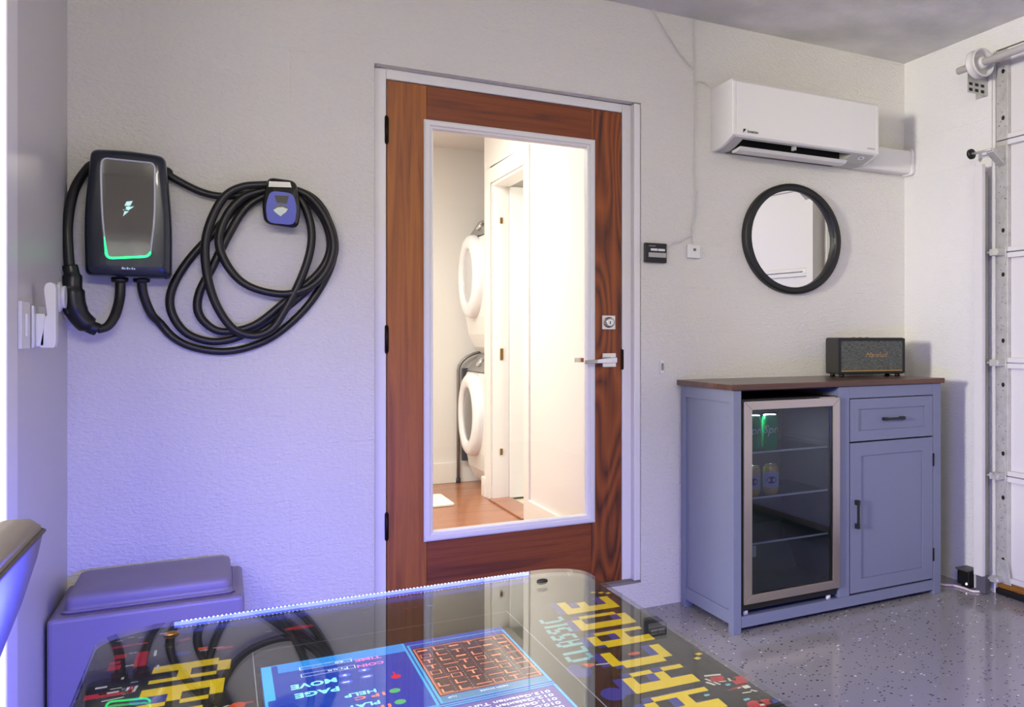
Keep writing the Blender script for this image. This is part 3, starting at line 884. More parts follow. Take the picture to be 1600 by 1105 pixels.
# ================================================================== ROUND MIRROR
mr = thing('round_mirror', 'round wall mirror with a thin black frame', 'mirror', (2.245, D, 1.40))
mc = Vector((2.246, D, 1.668))
MB().lathe([(0.267, 0.001), (0.267, 0.031), (0.263, 0.0375), (0.237, 0.0375), (0.234, 0.034), (0.234, 0.001)], mc, (0, -1, 0), 64, cap=False).build('frame', mat('mirror_frame_black', '#171716', 0.45), mr)
MB().lathe([(0.0001, 0.0225), (0.2335, 0.0225)], mc, (0.062, -1, 0.0), 64, cap=False, smooth=False).build('glass', 'mirror', mr)

# ================================================================== WALL CONTROLS AND WIRES
wc = thing('opener_control', 'black garage opener control with white label strip', 'wall control', (1.565, D, 1.525))
a, b = oY(1008.5, 379, 3.955), oY(1042, 411, 3.955)
box('case', (a.x, 3.955, b.z), (b.x, D - 0.001, a.z), 'black', wc, 0.002)
box('brand_strip', (a.x + 0.016, 3.9542, a.z - 0.015), (a.x + 0.046, 3.955, a.z - 0.011), mat('lettering_dim', '#8a8880', 0.4), wc)
for k in (0, 1):
    box('label', (a.x + 0.024 + k * 0.034, 3.9535, a.z - 0.034), (a.x + 0.055 + k * 0.034, 3.955, a.z - 0.024), 'white_plastic', wc)
box('push_bar', (a.x + 0.013, 3.950, b.z + 0.022), (b.x - 0.004, 3.956, b.z + 0.043), mat('bar_grey', '#b5b3ac', 0.4), wc, 0.002)
wsn = thing('wall_sensor', 'small white square wall button beside the black opener control', 'wall button', (1.74, D, 1.55))
a, b = oY(1074, 382, 3.965), oY(1094, 404, 3.965)
box('plate', (a.x, 3.962, b.z), (b.x, D - 0.001, a.z), 'white_plastic', wsn, 0.003)
MB().lathe([(0.007, 0), (0.006, 0.004)], ((a.x + b.x) / 2 + 0.003, 3.9615, (a.z + b.z) / 2 + 0.008), (0, -1, 0), 16).build('button', mat('button_grey', '#77756f', 0.4), wsn)
bt = thing('door_button', 'narrow white push button right of the wooden door', 'push button', (1.586, D, 1.04))
MB().prism(rrect(1.577, 1.030, 1.595, 1.092, 0.004, 3), fXZ, D - 0.001, 3.966).build('plate', 'white_plastic', bt, 0.002)
MB().prism(rrect(1.5805, 1.046, 1.5915, 1.078, 0.004, 3), fXZ, 3.9655, 3.962).build('button', mat('button_pale', '#8f8c86', 0.4), bt, 0.001)

wy = 3.974
wire_m = noisy('painted_wire', '#d9d7d0', 0.5, 60, 0.1, 0.001)


def wire(name, label, pts, r=0.003, m=wire_m):
    p = catmull(pts, 5)
    return tag(MB().tube(p, r, 6).build(name, m), label, 'wire')


W = lambda l: [oY(x, y, wy) for x, y in l]
wire('wall_wire', 'white painted wire running down the wall from the ceiling', W([(1085, 28), (1085, 80), (1086, 125), (1087, 200), (1085.5, 260), (1087, 310), (1083, 345), (1081, 360), (1083, 380)]), 0.0032)
wire('slanting_wire', 'white painted wire slanting from the ceiling to the vertical wire', [oY(x, y, wy - 0.008) for x, y in [(1019, 12), (1040, 48), (1062, 82), (1082, 106)]], 0.0036)
wire('control_wire', 'thin wire curving to the black opener control', [oY(x, y, wy - 0.007) for x, y in [(1089, 300), (1087, 335), (1082, 352), (1081, 366), (1070, 373), (1062, 378), (1054, 379), (1048, 384), (1043.5, 384.5)]], 0.0022)
wire('looped_wire', 'short white wire looping from the wall wire to the air conditioner', [oY(x, y, wy - 0.010) for x, y in [(1085, 131), (1093, 127), (1102, 129), (1109, 138)]], 0.0024)

# ================================================================== CABINET
CX0, CX1, CYF, CYB, CTOP = 1.66, 2.722, 3.41, 3.935, 0.979
cab = thing('bar_cabinet', 'grey painted cabinet with a drawer and door, housing the drinks fridge', 'cabinet', (2.19, 3.67, 0))
tp = box('worktop', (CX0 - 0.012, CYF - 0.012, CTOP), (CX1 + 0.014, CYB + 0.02, 1.003), 'counter', cab, 0.002)
PW = 0.036
for x0, y0, nm in ((CX0, CYF, 'leg'), (CX1 - 0.044, CYF, 'leg'), (CX0, CYB - 0.045, 'leg'), (CX1 - 0.044, CYB - 0.045, 'leg')):
    box(nm, (x0, y0, 0), (x0 + (PW if x0 == CX0 else 0.044), y0 + 0.045, CTOP - 0.0005), 'cab', cab, 0.002)
# side: rails and recessed panel
for sx in (CX0, CX1 - 0.02):
    box('side_rail', (sx + 0.002, CYF + 0.0455, 0.034), (sx + 0.018, CYB - 0.0455, 0.087), 'cab', cab, 0.0015)
    box('side_rail', (sx + 0.002, CYF + 0.0455, 0.928), (sx + 0.018, CYB - 0.0455, CTOP - 0.001), 'cab', cab, 0.0015)
    box('side_panel', (sx + 0.009, CYF + 0.0455, 0.0875), (sx + 0.017, CYB - 0.0455, 0.9275), 'cab', cab)
DIV0, DIV1 = 2.160, 2.214
box('bottom_rail', (CX0 + PW + 0.0005, CYF + 0.001, 0.021), (CX1 - 0.0445, CYF + 0.02, 0.066), 'cab', cab, 0.0015)
box('bottom_board', (CX0 + 0.02, CYF + 0.0205, 0.045), (CX1 - 0.02, CYB - 0.002, 0.062), 'cab', cab)
box('divider', (DIV0, CYF + 0.001, 0.0665), (DIV1, CYF + 0.02, CTOP - 0.001), 'cab', cab, 0.0015)
box('divider_board', (DIV0 + 0.004, CYF + 0.0205, 0.0665), (DIV0 + 0.02, CYB - 0.02, CTOP - 0.001), 'cab', cab)
box('top_rail', (DIV1 + 0.0005, CYF + 0.001, 0.926), (CX1 - 0.0445, CYF + 0.02, CTOP - 0.001), 'cab', cab, 0.0015)
box('back_board', (CX0 + 0.02, CYB - 0.012, 0.07), (CX1 - 0.02, CYB - 0.004, CTOP - 0.002), 'cab_dark', cab)
box('top_board', (CX0 + 0.04, CYF + 0.03, CTOP - 0.006), (DIV0 - 0.002, CYB - 0.02, CTOP - 0.0005), 'cab_dark', cab)


def shaker(name, x0, x1, z0, z1, w, y, parent):
    """door or drawer front: flat frame round a recessed panel"""
    mb = MB()
    mb.box((x0, y, z0), (x0 + w, y + 0.018, z1)); mb.box((x1 - w, y, z0), (x1, y + 0.018, z1))
    mb.box((x0 + w, y, z0), (x1 - w, y + 0.018, z0 + w)); mb.box((x0 + w, y, z1 - w), (x1 - w, y + 0.018, z1))
    o = mb.build(name, 'cab', parent)
    box('panel', (x0 + w + 0.0004, y + 0.0065, z0 + w + 0.0004), (x1 - w - 0.0004, y + 0.012, z1 - w - 0.0004), 'cab', o)
    return o


def pull(parent, c, length, vertical, y):
    mb = MB()
    ax = Vector((0, 0, 1)) if vertical else Vector((1, 0, 0))
    sd = Vector((1, 0, 0)) if vertical else Vector((0, 0, 1))
    c = Vector(c)
    h = length / 2

    def bx(a, b):
        mb.box(a, b)
    for s in (-1, 1):
        p = c + ax * s * (h - 0.011)
        bx(p - ax * 0.011 - sd * 0.007 + Vector((0, 0, 0)), p + ax * 0.011 + sd * 0.007 + Vector((0, -0.024, 0)))
    bx(c - ax * (h - 0.011) - sd * 0.005 + Vector((0, -0.016, 0)), c + ax * (h - 0.011) + sd * 0.005 + Vector((0, -0.025, 0)))
    return mb.build('handle', 'black', parent, 0.0015)


dx0, dx1 = DIV1 + 0.004, CX1 - 0.0475
drw = shaker('drawer', dx0, dx1, 0.737, 0.922, 0.045, CYF + 0.0015, cab)
pull(drw, ((dx0 + dx1) / 2 + 0.003, CYF + 0.008, 0.828), 0.115, False, CYF)
dor = shaker('door', dx0, dx1, 0.075, 0.730, 0.058, CYF + 0.0015, cab)
pull(dor, (dx0 + 0.030, CYF + 0.0015, 0.42), 0.125, True, CYF)
for zz in (0.625, 0.185):
    box('hinge', (dx1 - 0.001, CYF - 0.003, zz - 0.03), (dx1 + 0.006, CYF + 0.001, zz + 0.03), 'dark_hinge', dor)

# ---- drinks fridge
fg = thing('drinks_fridge', 'small glass-door drinks fridge with a steel door frame', 'fridge', (1.93, 3.65, 0.0625))
FX0, FX1, FY, FZ0, FZ1 = 1.7005, 2.1555, 3.394, 0.116, 0.934
fb = MB()
bx0, bx1, bzt, bzb = FX0 + 0.004, FX1 - 0.004, 0.94, 0.085
fb.box((bx0, FY + 0.03, bzb), (bx0 + 0.03, 3.90, bzt)); fb.box((bx1 - 0.03, FY + 0.03, bzb), (bx1, 3.90, bzt))
fb.box((bx0 + 0.03, FY + 0.03, bzt - 0.03), (bx1 - 0.03, 3.90, bzt)); fb.box((bx0 + 0.03, FY + 0.03, bzb), (bx1 - 0.03, 3.90, bzb + 0.06))
fb.build('body', 'black', fg)
ln = MB()
ln.box((bx0 + 0.0305, 3.85, 0.146), (bx1 - 0.0305, 3.86, 0.909)); ln.box((bx0 + 0.0305, FY + 0.032, 0.1465), (bx0 + 0.034, 3.85, 0.909)); ln.box((bx1 - 0.034, FY + 0.032, 0.1465), (bx1 - 0.0305, 3.85, 0.909))
ln.box((bx0 + 0.034, FY + 0.032, 0.1465), (bx1 - 0.034, 3.85, 0.152)); ln.box((bx0 + 0.034, FY + 0.032, 0.904), (bx1 - 0.034, 3.85, 0.909))
ln.prism([(3.849, 0.152), (3.849, 0.34), (3.70, 0.152)], fYZ, bx0 + 0.034, bx1 - 0.034)
ln.build('liner', 'fridge_in', fg)
ev = MB()
for zz in (0.72, 0.76, 0.80, 0.84):
    ev.cyl((bx0 + 0.10, 3.847, zz), (bx1 - 0.05, 3.847, zz), 0.005, n=8)
ev.build('cooling_pipe', 'fridge_in', fg)
MB().cyl((bx0 + 0.10, 3.70, 0.899), (bx0 + 0.16, 3.70, 0.899), 0.005, n=8).build('lamp', mat('fridge_led', '#f2fff8', 0.4, emit='#f0fff6', estr=4), fg)
area_light('fridge_lamp_light', (FX0 + 0.13, 3.52, 0.895), (FX0 + 0.13, 3.54, 0.0), 0.16, 0.05, 2.8, (0.9, 1.0, 0.97), parent=fg)
fd = MB()
w = 0.036
frame_pieces = [((FX0, FZ0), (FX0 + w, FZ0 + w), (FX0 + w, FZ1 - w), (FX0, FZ1)), ((FX1, FZ0), (FX1, FZ1), (FX1 - w, FZ1 - w), (FX1 - w, FZ0 + w)),
                ((FX0, FZ0), (FX1, FZ0), (FX1 - w, FZ0 + w), (FX0 + w, FZ0 + w)), ((FX0, FZ1), (FX0 + w, FZ1 - w), (FX1 - w, FZ1 - w), (FX1, FZ1))]
dr = None
for i, pc_ in enumerate(frame_pieces):
    MB().prism(list(pc_), fXZ, FY, FY + 0.026).build('door_frame', 'steel', fg, 0.0015)
box('door_glass', (FX0 + w, FY + 0.010, FZ0 + w), (FX1 - w, FY + 0.016, FZ1 - w), 'tint', fg)
box('hinge', (FX1 - 0.10, FY + 0.004, FZ1 + 0.0003), (FX1 - 0.02, FY + 0.05, FZ1 + 0.004), 'steel', fg)
MB().cyl((FX1 - 0.03, FY + 0.05, 0.0625), (FX1 - 0.03, FY + 0.05, 0.09), 0.011, n=12).build('foot', 'white_plastic', fg)
MB().cyl((FX0 + 0.03, FY + 0.05, 0.0625), (FX0 + 0.03, FY + 0.05, 0.09), 0.011, n=12).build('foot', 'white_plastic', fg)
MB().cyl((FX1 - 0.03, 3.85, 0.0625), (FX1 - 0.03, 3.85, 0.09), 0.011, n=12).build('foot', 'white_plastic', fg)
MB().cyl((FX0 + 0.03, 3.85, 0.0625), (FX0 + 0.03, 3.85, 0.09), 0.011, n=12).build('foot', 'white_plastic', fg)
SHZ = [0.718, 0.532, 0.345]
for z in SHZ:
    s = box('shelf', (bx0 + 0.0345, FY + 0.045, z), (bx1 - 0.0345, 3.80, z + 0.005), 'shelfglass', fg)
    box('shelf_edge', (bx0 + 0.0345, FY + 0.039, z - 0.001), (bx1 - 0.0345, FY + 0.0445, z + 0.006), mat('shelf_edge_pale', '#c9cfcf', 0.25), s)
box('rating_label', (FX0 + w + 0.002, FY + 0.0175, 0.30), (FX0 + w + 0.026, FY + 0.019, 0.345), mat('label_pale', '#c4d0cc', 0.5), fg)


def can(name, label, x, y, z, r, h, body, lower=None, group=None):
    t = thing(name, label, 'can', (x, y, z), group)
    c = Vector((x, y, z))
    MB().lathe([(r * 0.76, 0), (r * 0.80, 0.003), (r * 0.98, 0.012), (r, 0.017), (r, h - 0.018), (r * 0.97, h - 0.013), (r * 0.83, h - 0.003), (r * 0.84, h)], c, (0, 0, 1), 28).build('can_body', body, t)
    MB().lathe([(r * 0.86, h - 0.0035), (r * 0.86, h + 0.001), (r * 0.80, h + 0.001), (r * 0.77, h - 0.002), (0.001, h - 0.002)], c, (0, 0, 1), 28, cap=False).build('lid', 'chrome', t)
    return t


green = mat('can_green', '#12a862', 0.22, 0.15)
gold = mat('can_gold', '#d2bb5e', 0.25, 0.2)
czs = SHZ[0] + 0.0055
lets = mat('can_lettering', '#dfe9ea', 0.35)
for nm, lab, (x, y) in (('green_soda_can', 'green soda can half hidden by the fridge door frame', (1.780, 3.475)), ('green_soda_can', 'green soda can standing free on the upper fridge shelf', (1.860, 3.478))):
    t = can(nm, lab, x, y, czs, 0.033, 0.145, green, group=None)
    # lettering faces the front-left
    o = Vector((x, y, 0)) + Vector((0.30, -0.95, 0)).normalized() * 0.0335
    text('can_lettering', 'Sprite', 0.047, lets, t, (o.x, o.y, czs + 0.085), (1, 0, 0), (0, 0, 1), shear=0.25, bold=0.0006, bend=(Vector((x, y, 0)), 0.0336))
czs = SHZ[1] + 0.0055
bandm = mat('can_lilac', '#b4b9d6', 0.3, 0.1)
badge = mat('can_navy', '#3a4070', 0.35)
for lab, (x, y) in (('yellow and lilac can half hidden by the fridge door frame', (1.778, 3.475)), ('yellow and lilac can standing free on the middle fridge shelf', (1.865, 3.478))):
    t = can('yellow_drink_can', lab, x, y, czs, 0.033, 0.122, gold)
    MB().lathe([(0.0333, 0.030), (0.0334, 0.032), (0.0334, 0.092), (0.0333, 0.094)], (x, y, czs), (0, 0, 1), 28, cap=False).build('wrap_band', bandm, t)
    bd = MB(); n = 18; cen = math.atan2(-0.88, -0.35)
    pts = [Vector((x + 0.0338 * math.cos(cen + 0.62 * math.cos(2 * PI * i / n)), y + 0.0338 * math.sin(cen + 0.62 * math.cos(2 * PI * i / n)), czs + 0.062 + 0.015 * math.sin(2 * PI * i / n))) for i in range(n)]
    pts.append(Vector((x + 0.0343 * math.cos(cen), y + 0.0343 * math.sin(cen), czs + 0.062)))
    bd.add(pts, [(i, (i + 1) % n, n) for i in range(n)])
    bd.build('badge', badge, t)

# ---- speaker on the cabinet
SPK = Vector((2.362, 3.742, 1.003))
sp = thing('bluetooth_speaker', 'black speaker with grey cloth grille and gold script on the cabinet', 'speaker', SPK, rz=math.radians(-12.0))
SW, SD_, SH = 0.35, 0.175, 0.176
sh = MB().box((0, 0, 0.012), (SW, SD_, 0.012 + SH)).build('case', noisy('speaker_vinyl', '#262522', 0.55, 250, 0.3, 0.001), sp, 0.010, 3, local=True)
fm = MB()
for a, b in (((0.002, 0.016), (0.016, 0.184)), ((SW - 0.014, 0.016), (SW - 0.002, 0.184)), ((0.016, 0.172), (SW - 0.014, 0.184)), ((0.016, 0.016), (SW - 0.014, 0.026))):
    fm.box((a[0], -0.004, a[1]), (b[0], 0.004, b[1]))
fm.build('front_frame', 'black', sp, local=True)
gm = mat('speaker_cloth', '#4b4d48', 0.85)
tcn = N(gm, 'ShaderNodeTexCoord'); mpn = N(gm, 'ShaderNodeMapping'); mpn.inputs['Scale'].default_value = (60, 60, 420)
L(gm, tcn.outputs['Object'], mpn.inputs[0]); nn = N(gm, 'ShaderNodeTexNoise'); nn.inputs['Scale'].default_value = 1.0
L(gm, mpn.outputs[0], nn.inputs['Vector'])
rr_ = ramp(gm, nn.outputs['Fac'], [(0.35, lin('#34362f')), (0.65, lin('#5f625c'))]); L(gm, rr_.outputs[0], bsdf(gm).inputs['Base Color'])
MB().box((0.016, -0.002, 0.026), (SW - 0.014, 0.002, 0.172)).build('grille', gm, sp, local=True)
gold_m = mat('speaker_gold', '#c89a58', 0.3, 0.8)
MB().box((0.018, -0.003, 0.027), (SW - 0.016, -0.0022, 0.031)).build('gold_strip', gold_m, sp, local=True)
text('script_lettering', 'Marshall', 0.034, gold_m, sp, (0.195, -0.0032, 0.104), (1, 0, 0.0), (0, 0, 1), shear=0.5, bold=-0.0004, width=0.118, local=True)
for fx in (0.03, SW - 0.03):
    for fy in (0.025, SD_ - 0.025):
        MB().cyl((fx, fy, 0.0), (fx, fy, 0.0135), 0.013, n=12).build('foot', 'black', sp, local=True)
for i in range(3):
    MB().lathe([(0.009, 0), (0.009, 0.003), (0.008, 0.004)], (0.12 + i * 0.035, 0.10, 0.187), (0, 0, 1), 14).build('control_knob', gold_m, sp, local=True)

# ================================================================== GARAGE DOOR
gdr = struct(thing('door_3', 'white sectional garage door with metal end stiles', None, (XR + 0.03, (GY0 + GY1) / 2, 0.0)))
joints = [0.062, 0.553, 1.075, 1.585, 2.105, 2.525]
for i in range(5):
    z0, z1 = joints[i] + 0.002, joints[i + 1] - 0.002
    ps = MB(); ps.box((XR + 0.022, GY0 + 0.005, z0), (XR + 0.05, GY1 - 0.003, z1))
    pn = ps.build('door_section', 'gd_white', gdr)
    rl = MB()
    rl.box((XR - 0.002, GY0 + 0.08, z0), (XR + 0.0215, GY1 - 0.083, z0 + 0.022)); rl.box((XR - 0.002, GY0 + 0.08, z1 - 0.024), (XR + 0.0215, GY1 - 0.083, z1))
    rl.build('section_rail', 'gd_white', pn, 0.002)
    stl = MB(); stl.box((XR, GY1 - 0.082, z0), (XR + 0.0215, GY1 - 0.004, z1)); stl.build('end_stile', 'galv', pn, 0.002)
    holes = MB(); scr = MB()
    for hz in (z0 + 0.10, z1 - 0.10):
        holes.cyl((XR - 0.0012, GY1 - 0.052, hz), (XR + 0.002, GY1 - 0.052, hz), 0.0105, n=14)
    rnd = random.Random(i)
    for _ in range(14):
        yy, zz = GY1 - 0.012 - rnd.random() * 0.06, z0 + 0.03 + rnd.random() * (z1 - z0 - 0.06)
        scr.cyl((XR - 0.001, yy, zz), (XR + 0.002, yy, zz), 0.0026, n=6)
    holes.build('stile_hole', 'black', pn); scr.build('rivet', mat('rivet_dark', '#4b4944', 0.6), pn)
btm = MB(); btm.box((XR + 0.005, GY0 + 0.005, 0.030), (XR + 0.045, GY1 - 0.006, 0.0615)); btm.build('wooden_bottom_bar', wood('bottom_bar_wood', [(0.3, '#3d2a14'), (0.5, '#8a5a1c'), (0.75, '#b8812c')], 1, 2, 40, wave=False, rough=0.6, coat=0), gdr)
MB().box((XR - 0.012, GY0 + 0.005, 0.001), (XR + 0.05, GY1 - 0.01, 0.0295)).build('bottom_seal', 'black', gdr, 0.006)
# hinges with rollers
for i, z in enumerate((0.075, 0.553, 1.075, 1.585)):
    hg = MB()
    if i:
        hg.prism([(3.236, z + 0.075), (3.205, z + 0.085), (3.185, z + 0.03), (3.185, z - 0.03), (3.205, z - 0.085), (3.236, z - 0.075), (3.25, z - 0.02), (3.25, z + 0.02)], fYZ, XR - 0.004, XR - 0.0005)
        hg.prism([(3.25, z + 0.015), (3.195, z + 0.015), (3.195, z - 0.015), (3.25, z - 0.015)], fYZ, XR - 0.05, XR - 0.004)
    else:
        hg.prism([(3.25, z - 0.02), (3.25, z + 0.09), (3.18, z + 0.09), (3.15, z - 0.02)], fYZ, XR - 0.006, XR - 0.0005)
        hg.box((XR - 0.05, 3.20, z - 0.012), (XR - 0.004, 3.25, z + 0.012))
    h = hg.build('hinge', 'galv', gdr, 0.0015)
    MB().cyl((XR - 0.042, 3.19, z), (XR - 0.042, 3.30, z), 0.0065, n=10).build('roller_shaft', 'galv', h)
    MB().lathe([(0.012, -0.006), (0.022, -0.005), (0.019, 0), (0.022, 0.005), (0.012, 0.006)], (XR - 0.042, 3.301, z), (0, 1, 0), 18).build('roller', 'black', h)
# top bracket with its roller above the straight track
tbk = MB(); z = 2.04
tbk.prism([(XR - 0.0005, z + 0.04), (XR - 0.075, z + 0.012), (XR - 0.075, z + 0.0), (XR - 0.0005, z - 0.055)], fXZ, 3.195, 3.245)
h = tbk.build('top_bracket', 'galv', gdr, 0.002)
MB().cyl((XR - 0.078, 3.20, z + 0.012), (XR - 0.078, 3.345, z + 0.012), 0.006, n=10).build('roller_shaft', 'galv', h)
MB().lathe([(0.010, -0.007), (0.024, -0.006), (0.021, 0), (0.024, 0.006), (0.010, 0.007)], (XR - 0.078, 3.345, z + 0.012), (0, 1, 0), 18).build('roller', 'black', h)

tr = thing('garage_door_track', 'vertical white metal track beside the garage door', 'track', (XR, 3.30, 0))
tm = MB()
TZ0, TZ1 = 0.085, 1.965
sec = [(XR - 0.058, 3.275), (XR - 0.036, 3.275), (XR - 0.036, 3.278), (XR - 0.055, 3.278), (XR - 0.055, 3.322), (XR - 0.022, 3.322), (XR - 0.022, 3.300), (XR - 0.0195, 3.300), (XR - 0.0195, 3.325), (XR - 0.058, 3.325)]
tm.prism(sec, fXY, TZ0, TZ1)
tm.build('channel', noisy('track_grey', '#98978f', 0.5, 30, 0.2, 0.002, metal=0.3), tr)
an = MB(); an.box((XR - 0.075, 3.3255, 0.02), (XR - 0.0005, 3.3285, 2.0)); an.box((XR - 0.004, 3.3285, 0.02), (XR - 0.0005, 3.375, 2.0)); an.box((XR - 0.0775, 3.268, TZ0), (XR - 0.0755, 3.3285, TZ1 + 0.03)); an.box((XR - 0.0755, 3.268, TZ0), (XR - 0.059, 3.2715, TZ1 + 0.03))
an.build('wall_angle', 'gd_white', tr)
for zz in (0.30, 0.62, 0.92, 1.22, 1.50, 1.80):
    for q in (0, 0.03):
        box('angle_slot', (XR - 0.012, 3.3235, zz + q), (XR - 0.007, 3.3254, zz + q + 0.012), 'black', tr)
MB().box((XR - 0.066, 3.262, 0.003), (XR - 0.036, 3.332, 0.085)).build('dark_track_foot', mat('track_foot_dark', '#55525a', 0.6), tr, 0.002)

# torsion shaft with cable drum
ts = thing('torsion_shaft', 'white painted torsion shaft with cable drum above the garage door', 'torsion shaft', (XR - 0.10, 3.2, 2.43))
SXc, SZc = XR - 0.095, 2.455
MB().cyl((SXc, 0.7, SZc), (SXc, 3.42, SZc), 0.0165, n=16).build('shaft', 'gd_white', ts)
MB().lathe([(0.017, -0.004), (0.025, -0.002), (0.027, 0.03), (0.052, 0.034), (0.057, 0.0), (0.064, 0.0), (0.065, 0.010), (0.059, 0.014), (0.059, 0.046), (0.065, 0.050), (0.065, 0.058), (0.030, 0.060), (0.018, 0.064)], (SXc, 3.235, SZc), (0, 1, 0), 32, cap=False).build('cable_drum', 'gd_white', ts)
bp = MB(); bp.box((SXc - 0.03, 3.315, 2.33), (XR - 0.0005, 3.32, 2.50)); bp.box((XR - 0.004, 3.32, 2.33), (XR - 0.0005, 3.40, 2.37)); bp.build('bearing_plate', 'galv', ts, 0.001)
bh = MB()
for k in range(3):
    bh.box((SXc - 0.022 + k * 0.036, 3.3135, 2.365), (SXc - 0.002 + k * 0.036, 3.3152, 2.378)); bh.box((SXc - 0.022 + k * 0.036, 3.3135, 2.338), (SXc - 0.002 + k * 0.036, 3.3152, 2.352))
bh.build('plate_slot', 'black', ts)
MB().cyl((XR - 0.028, 3.255, 0.10), (XR - 0.028, 3.255, 2.44), 0.0016, n=6).build('lift_cable', 'galv', ts)

pe = thing('photo_eye', 'small black safety sensor box on the floor by the garage track', 'sensor', (2.88, 3.40, 0))
box('housing', (2.866, 3.380, 0.012), (2.928, 3.466, 0.080), 'black', pe, 0.004)
box('lid', (2.858, 3.377, 0.0805), (2.9285, 3.472, 0.088), mat('sensor_lid', '#4a4547', 0.45), pe, 0.002)
box('foot_plate', (2.88, 3.385, 0.001), (2.92, 3.45, 0.0118), 'black', pe)
MB().lathe([(0.006, 0), (0.005, 0.003)], (2.8655, 3.395, 0.022), (-1, 0, 0), 10).build('indicator_lamp', mat('indicator_lamp_white', '#ffffff', 0.4, emit='#ffffff', estr=1.5), pe)

crd = [oZ(x, y, 0.006) for x, y in ((1440, 900), (1469, 913), (1490, 915), (1505, 919), (1520, 924), (1537, 924.5))]
tag(MB().tube(catmull(crd, 6), 0.0055, 8).build('power_cord', mat('cord_white', '#d8c8cc', 0.45)), 'white power cord on the floor from the cabinet to the track', 'cord')

# ================================================================== OTTOMAN
ot = thing('storage_ottoman', 'grey leather cube ottoman with a cushioned lid', 'ottoman', (-0.165, 3.72, 0))
OX0, OX1, OY0, OY1, OZ = -0.393, 0.057, 3.47, 3.935, 0.407
box('box', (OX0, OY0, 0.012), (OX1, OY1, OZ), 'leather', ot, 0.012, 3)
for x in (OX0 + 0.03, OX1 - 0.05):
    for y in (OY0 + 0.03, OY1 - 0.05):
        box('foot', (x, y, 0), (x + 0.025, y + 0.025, 0.0125), 'black', ot)
cu = thing('ottoman_cushion', None, None, (0, 0, 0))
bpy.data.objects.remove(cu)
rb = rrect(OX0 + 0.028, OY0 + 0.045, OX1 - 0.028, OY1 - 0.040, 0.02, 4)
ocx, ocy = (OX0 + OX1) / 2, (OY0 + OY1) / 2 + 0.002


def ors(k, dz):
    return [Vector((ocx + (p[0] - ocx) * k, ocy + (p[1] - ocy) * k, OZ + dz)) for p in rb]


cm = MB().loft([ors(1.0, 0.0005), ors(1.005, 0.004), ors(0.995, 0.009), ors(0.965, 0.010), ors(0.975, 0.02), ors(0.975, 0.036), ors(0.955, 0.046), ors(0.90, 0.051), ors(0.5, 0.055), ors(0.02, 0.056)], True, True)
cu = cm.build('lid_cushion', 'leather', ot)
MB().tube([p for p in ors(1.006, 0.006)], 0.0035, 6, closed=True).build('piping', 'leather', cu)

# ================================================================== CHAIR (only its leaning back is in the picture)
chx = thing('upholstered_chair', 'brown upholstered chair with leaning back, lit blue by the table', 'chair', (-0.55, 2.0, 0))
# back: leaning slab, outer face towards the table (+x), flared at the top
rows = []
for z, xo, th, yb in ((0.40, -0.385, 0.10, 2.085), (0.52, -0.345, 0.085, 2.125), (0.64, -0.305, 0.075, 2.165), (0.74, -0.276, 0.068, 2.20), (0.81, -0.260, 0.062, 2.225), (0.845, -0.255, 0.060, 2.236), (0.862, -0.2575, 0.060, 2.238), (0.874, -0.270, 0.040, 2.228), (0.878, -0.290, 0.012, 2.20)):
    ya = 2.0 - (yb - 2.0) - 0.24
    rad = min(0.028, th * 0.45)
    rows.append([Vector((p[0], p[1], z)) for p in rrect(xo - th, ya, xo, yb, rad, 4)])
bk = MB().loft(rows, True, True).build('backrest', 'suede', chx)
pip = [Vector((-0.2535, y, 0.853)) for y in [1.56 + 0.65 * i / 12 for i in range(13)]] + [Vector((-0.262, 2.232, 0.853)), Vector((-0.29, 2.24, 0.85))]
MB().tube(pip, 0.0035, 8).build('piping', mat('piping_dark', '#4a423e', 0.7), bk)
box('seat', (-0.90, 1.62, 0.36), (-0.40, 2.10, 0.47), 'suede', chx, 0.03, 3)
for x, y in ((-0.87, 1.66), (-0.87, 2.06), (-0.43, 1.66), (-0.43, 2.06)):
    MB().cyl((x, y, 0.0), (x, y, 0.362), 0.014, 0.02, 10).build('leg', 'black', chx)

# ================================================================== ARCADE TABLE
TX0, TX1, TY0, TY1, TZ = -0.151, 0.573, 0.80, 1.882, 0.74
tbx = thing('arcade_table', 'cocktail arcade table with printed black top under reflective glass', 'arcade table', (0.21, 1.34, 0))
rp_ = rrect(TX0, TY0, TX1, TY1, 0.085, 10)
RZ = TZ - 0.007
MB().prism(rp_, fXY, RZ, TZ).build('glass_top', 'tabletop', tbx)
art_p = rrect(TX0 + 0.001, TY0 + 0.001, TX1 - 0.001, TY1 - 0.001, 0.084, 10)
am = mat('arcade_print', '#0a0a10', 0.6)
tcn = N(am, 'ShaderNodeTexCoord'); nn = N(am, 'ShaderNodeTexNoise'); nn.inputs['Scale'].default_value = 7; nn.inputs['Detail'].default_value = 3
L(am, tcn.outputs['Object'], nn.inputs['Vector'])
rr_ = ramp(am, nn.outputs['Fac'], [(0.40, lin('#08080c')), (0.56, lin('#0e1018')), (0.72, lin('#1b2038'))]); L(am, rr_.outputs[0], bsdf(am).inputs['Base Color'])
MB().prism(art_p, fXY, RZ - 0.018, RZ - 0.0006).build('printed_board', am, tbx)
box('cabinet_body', (TX0 + 0.10, TY0 + 0.16, 0.10), (TX1 - 0.10, TY1 - 0.16, RZ - 0.019), 'black_gloss', tbx, 0.004)
box('cabinet_plinth', (TX0 + 0.14, TY0 + 0.20, 0.0), (TX1 - 0.14, TY1 - 0.20, 0.0995), 'black', tbx)
PZ = RZ - 0.0004


def pr(mb, poly, z=PZ):
    q = [Vector((p[0], p[1], z)) for p in poly]
    mb.add(q, [tuple(range(len(q)))])


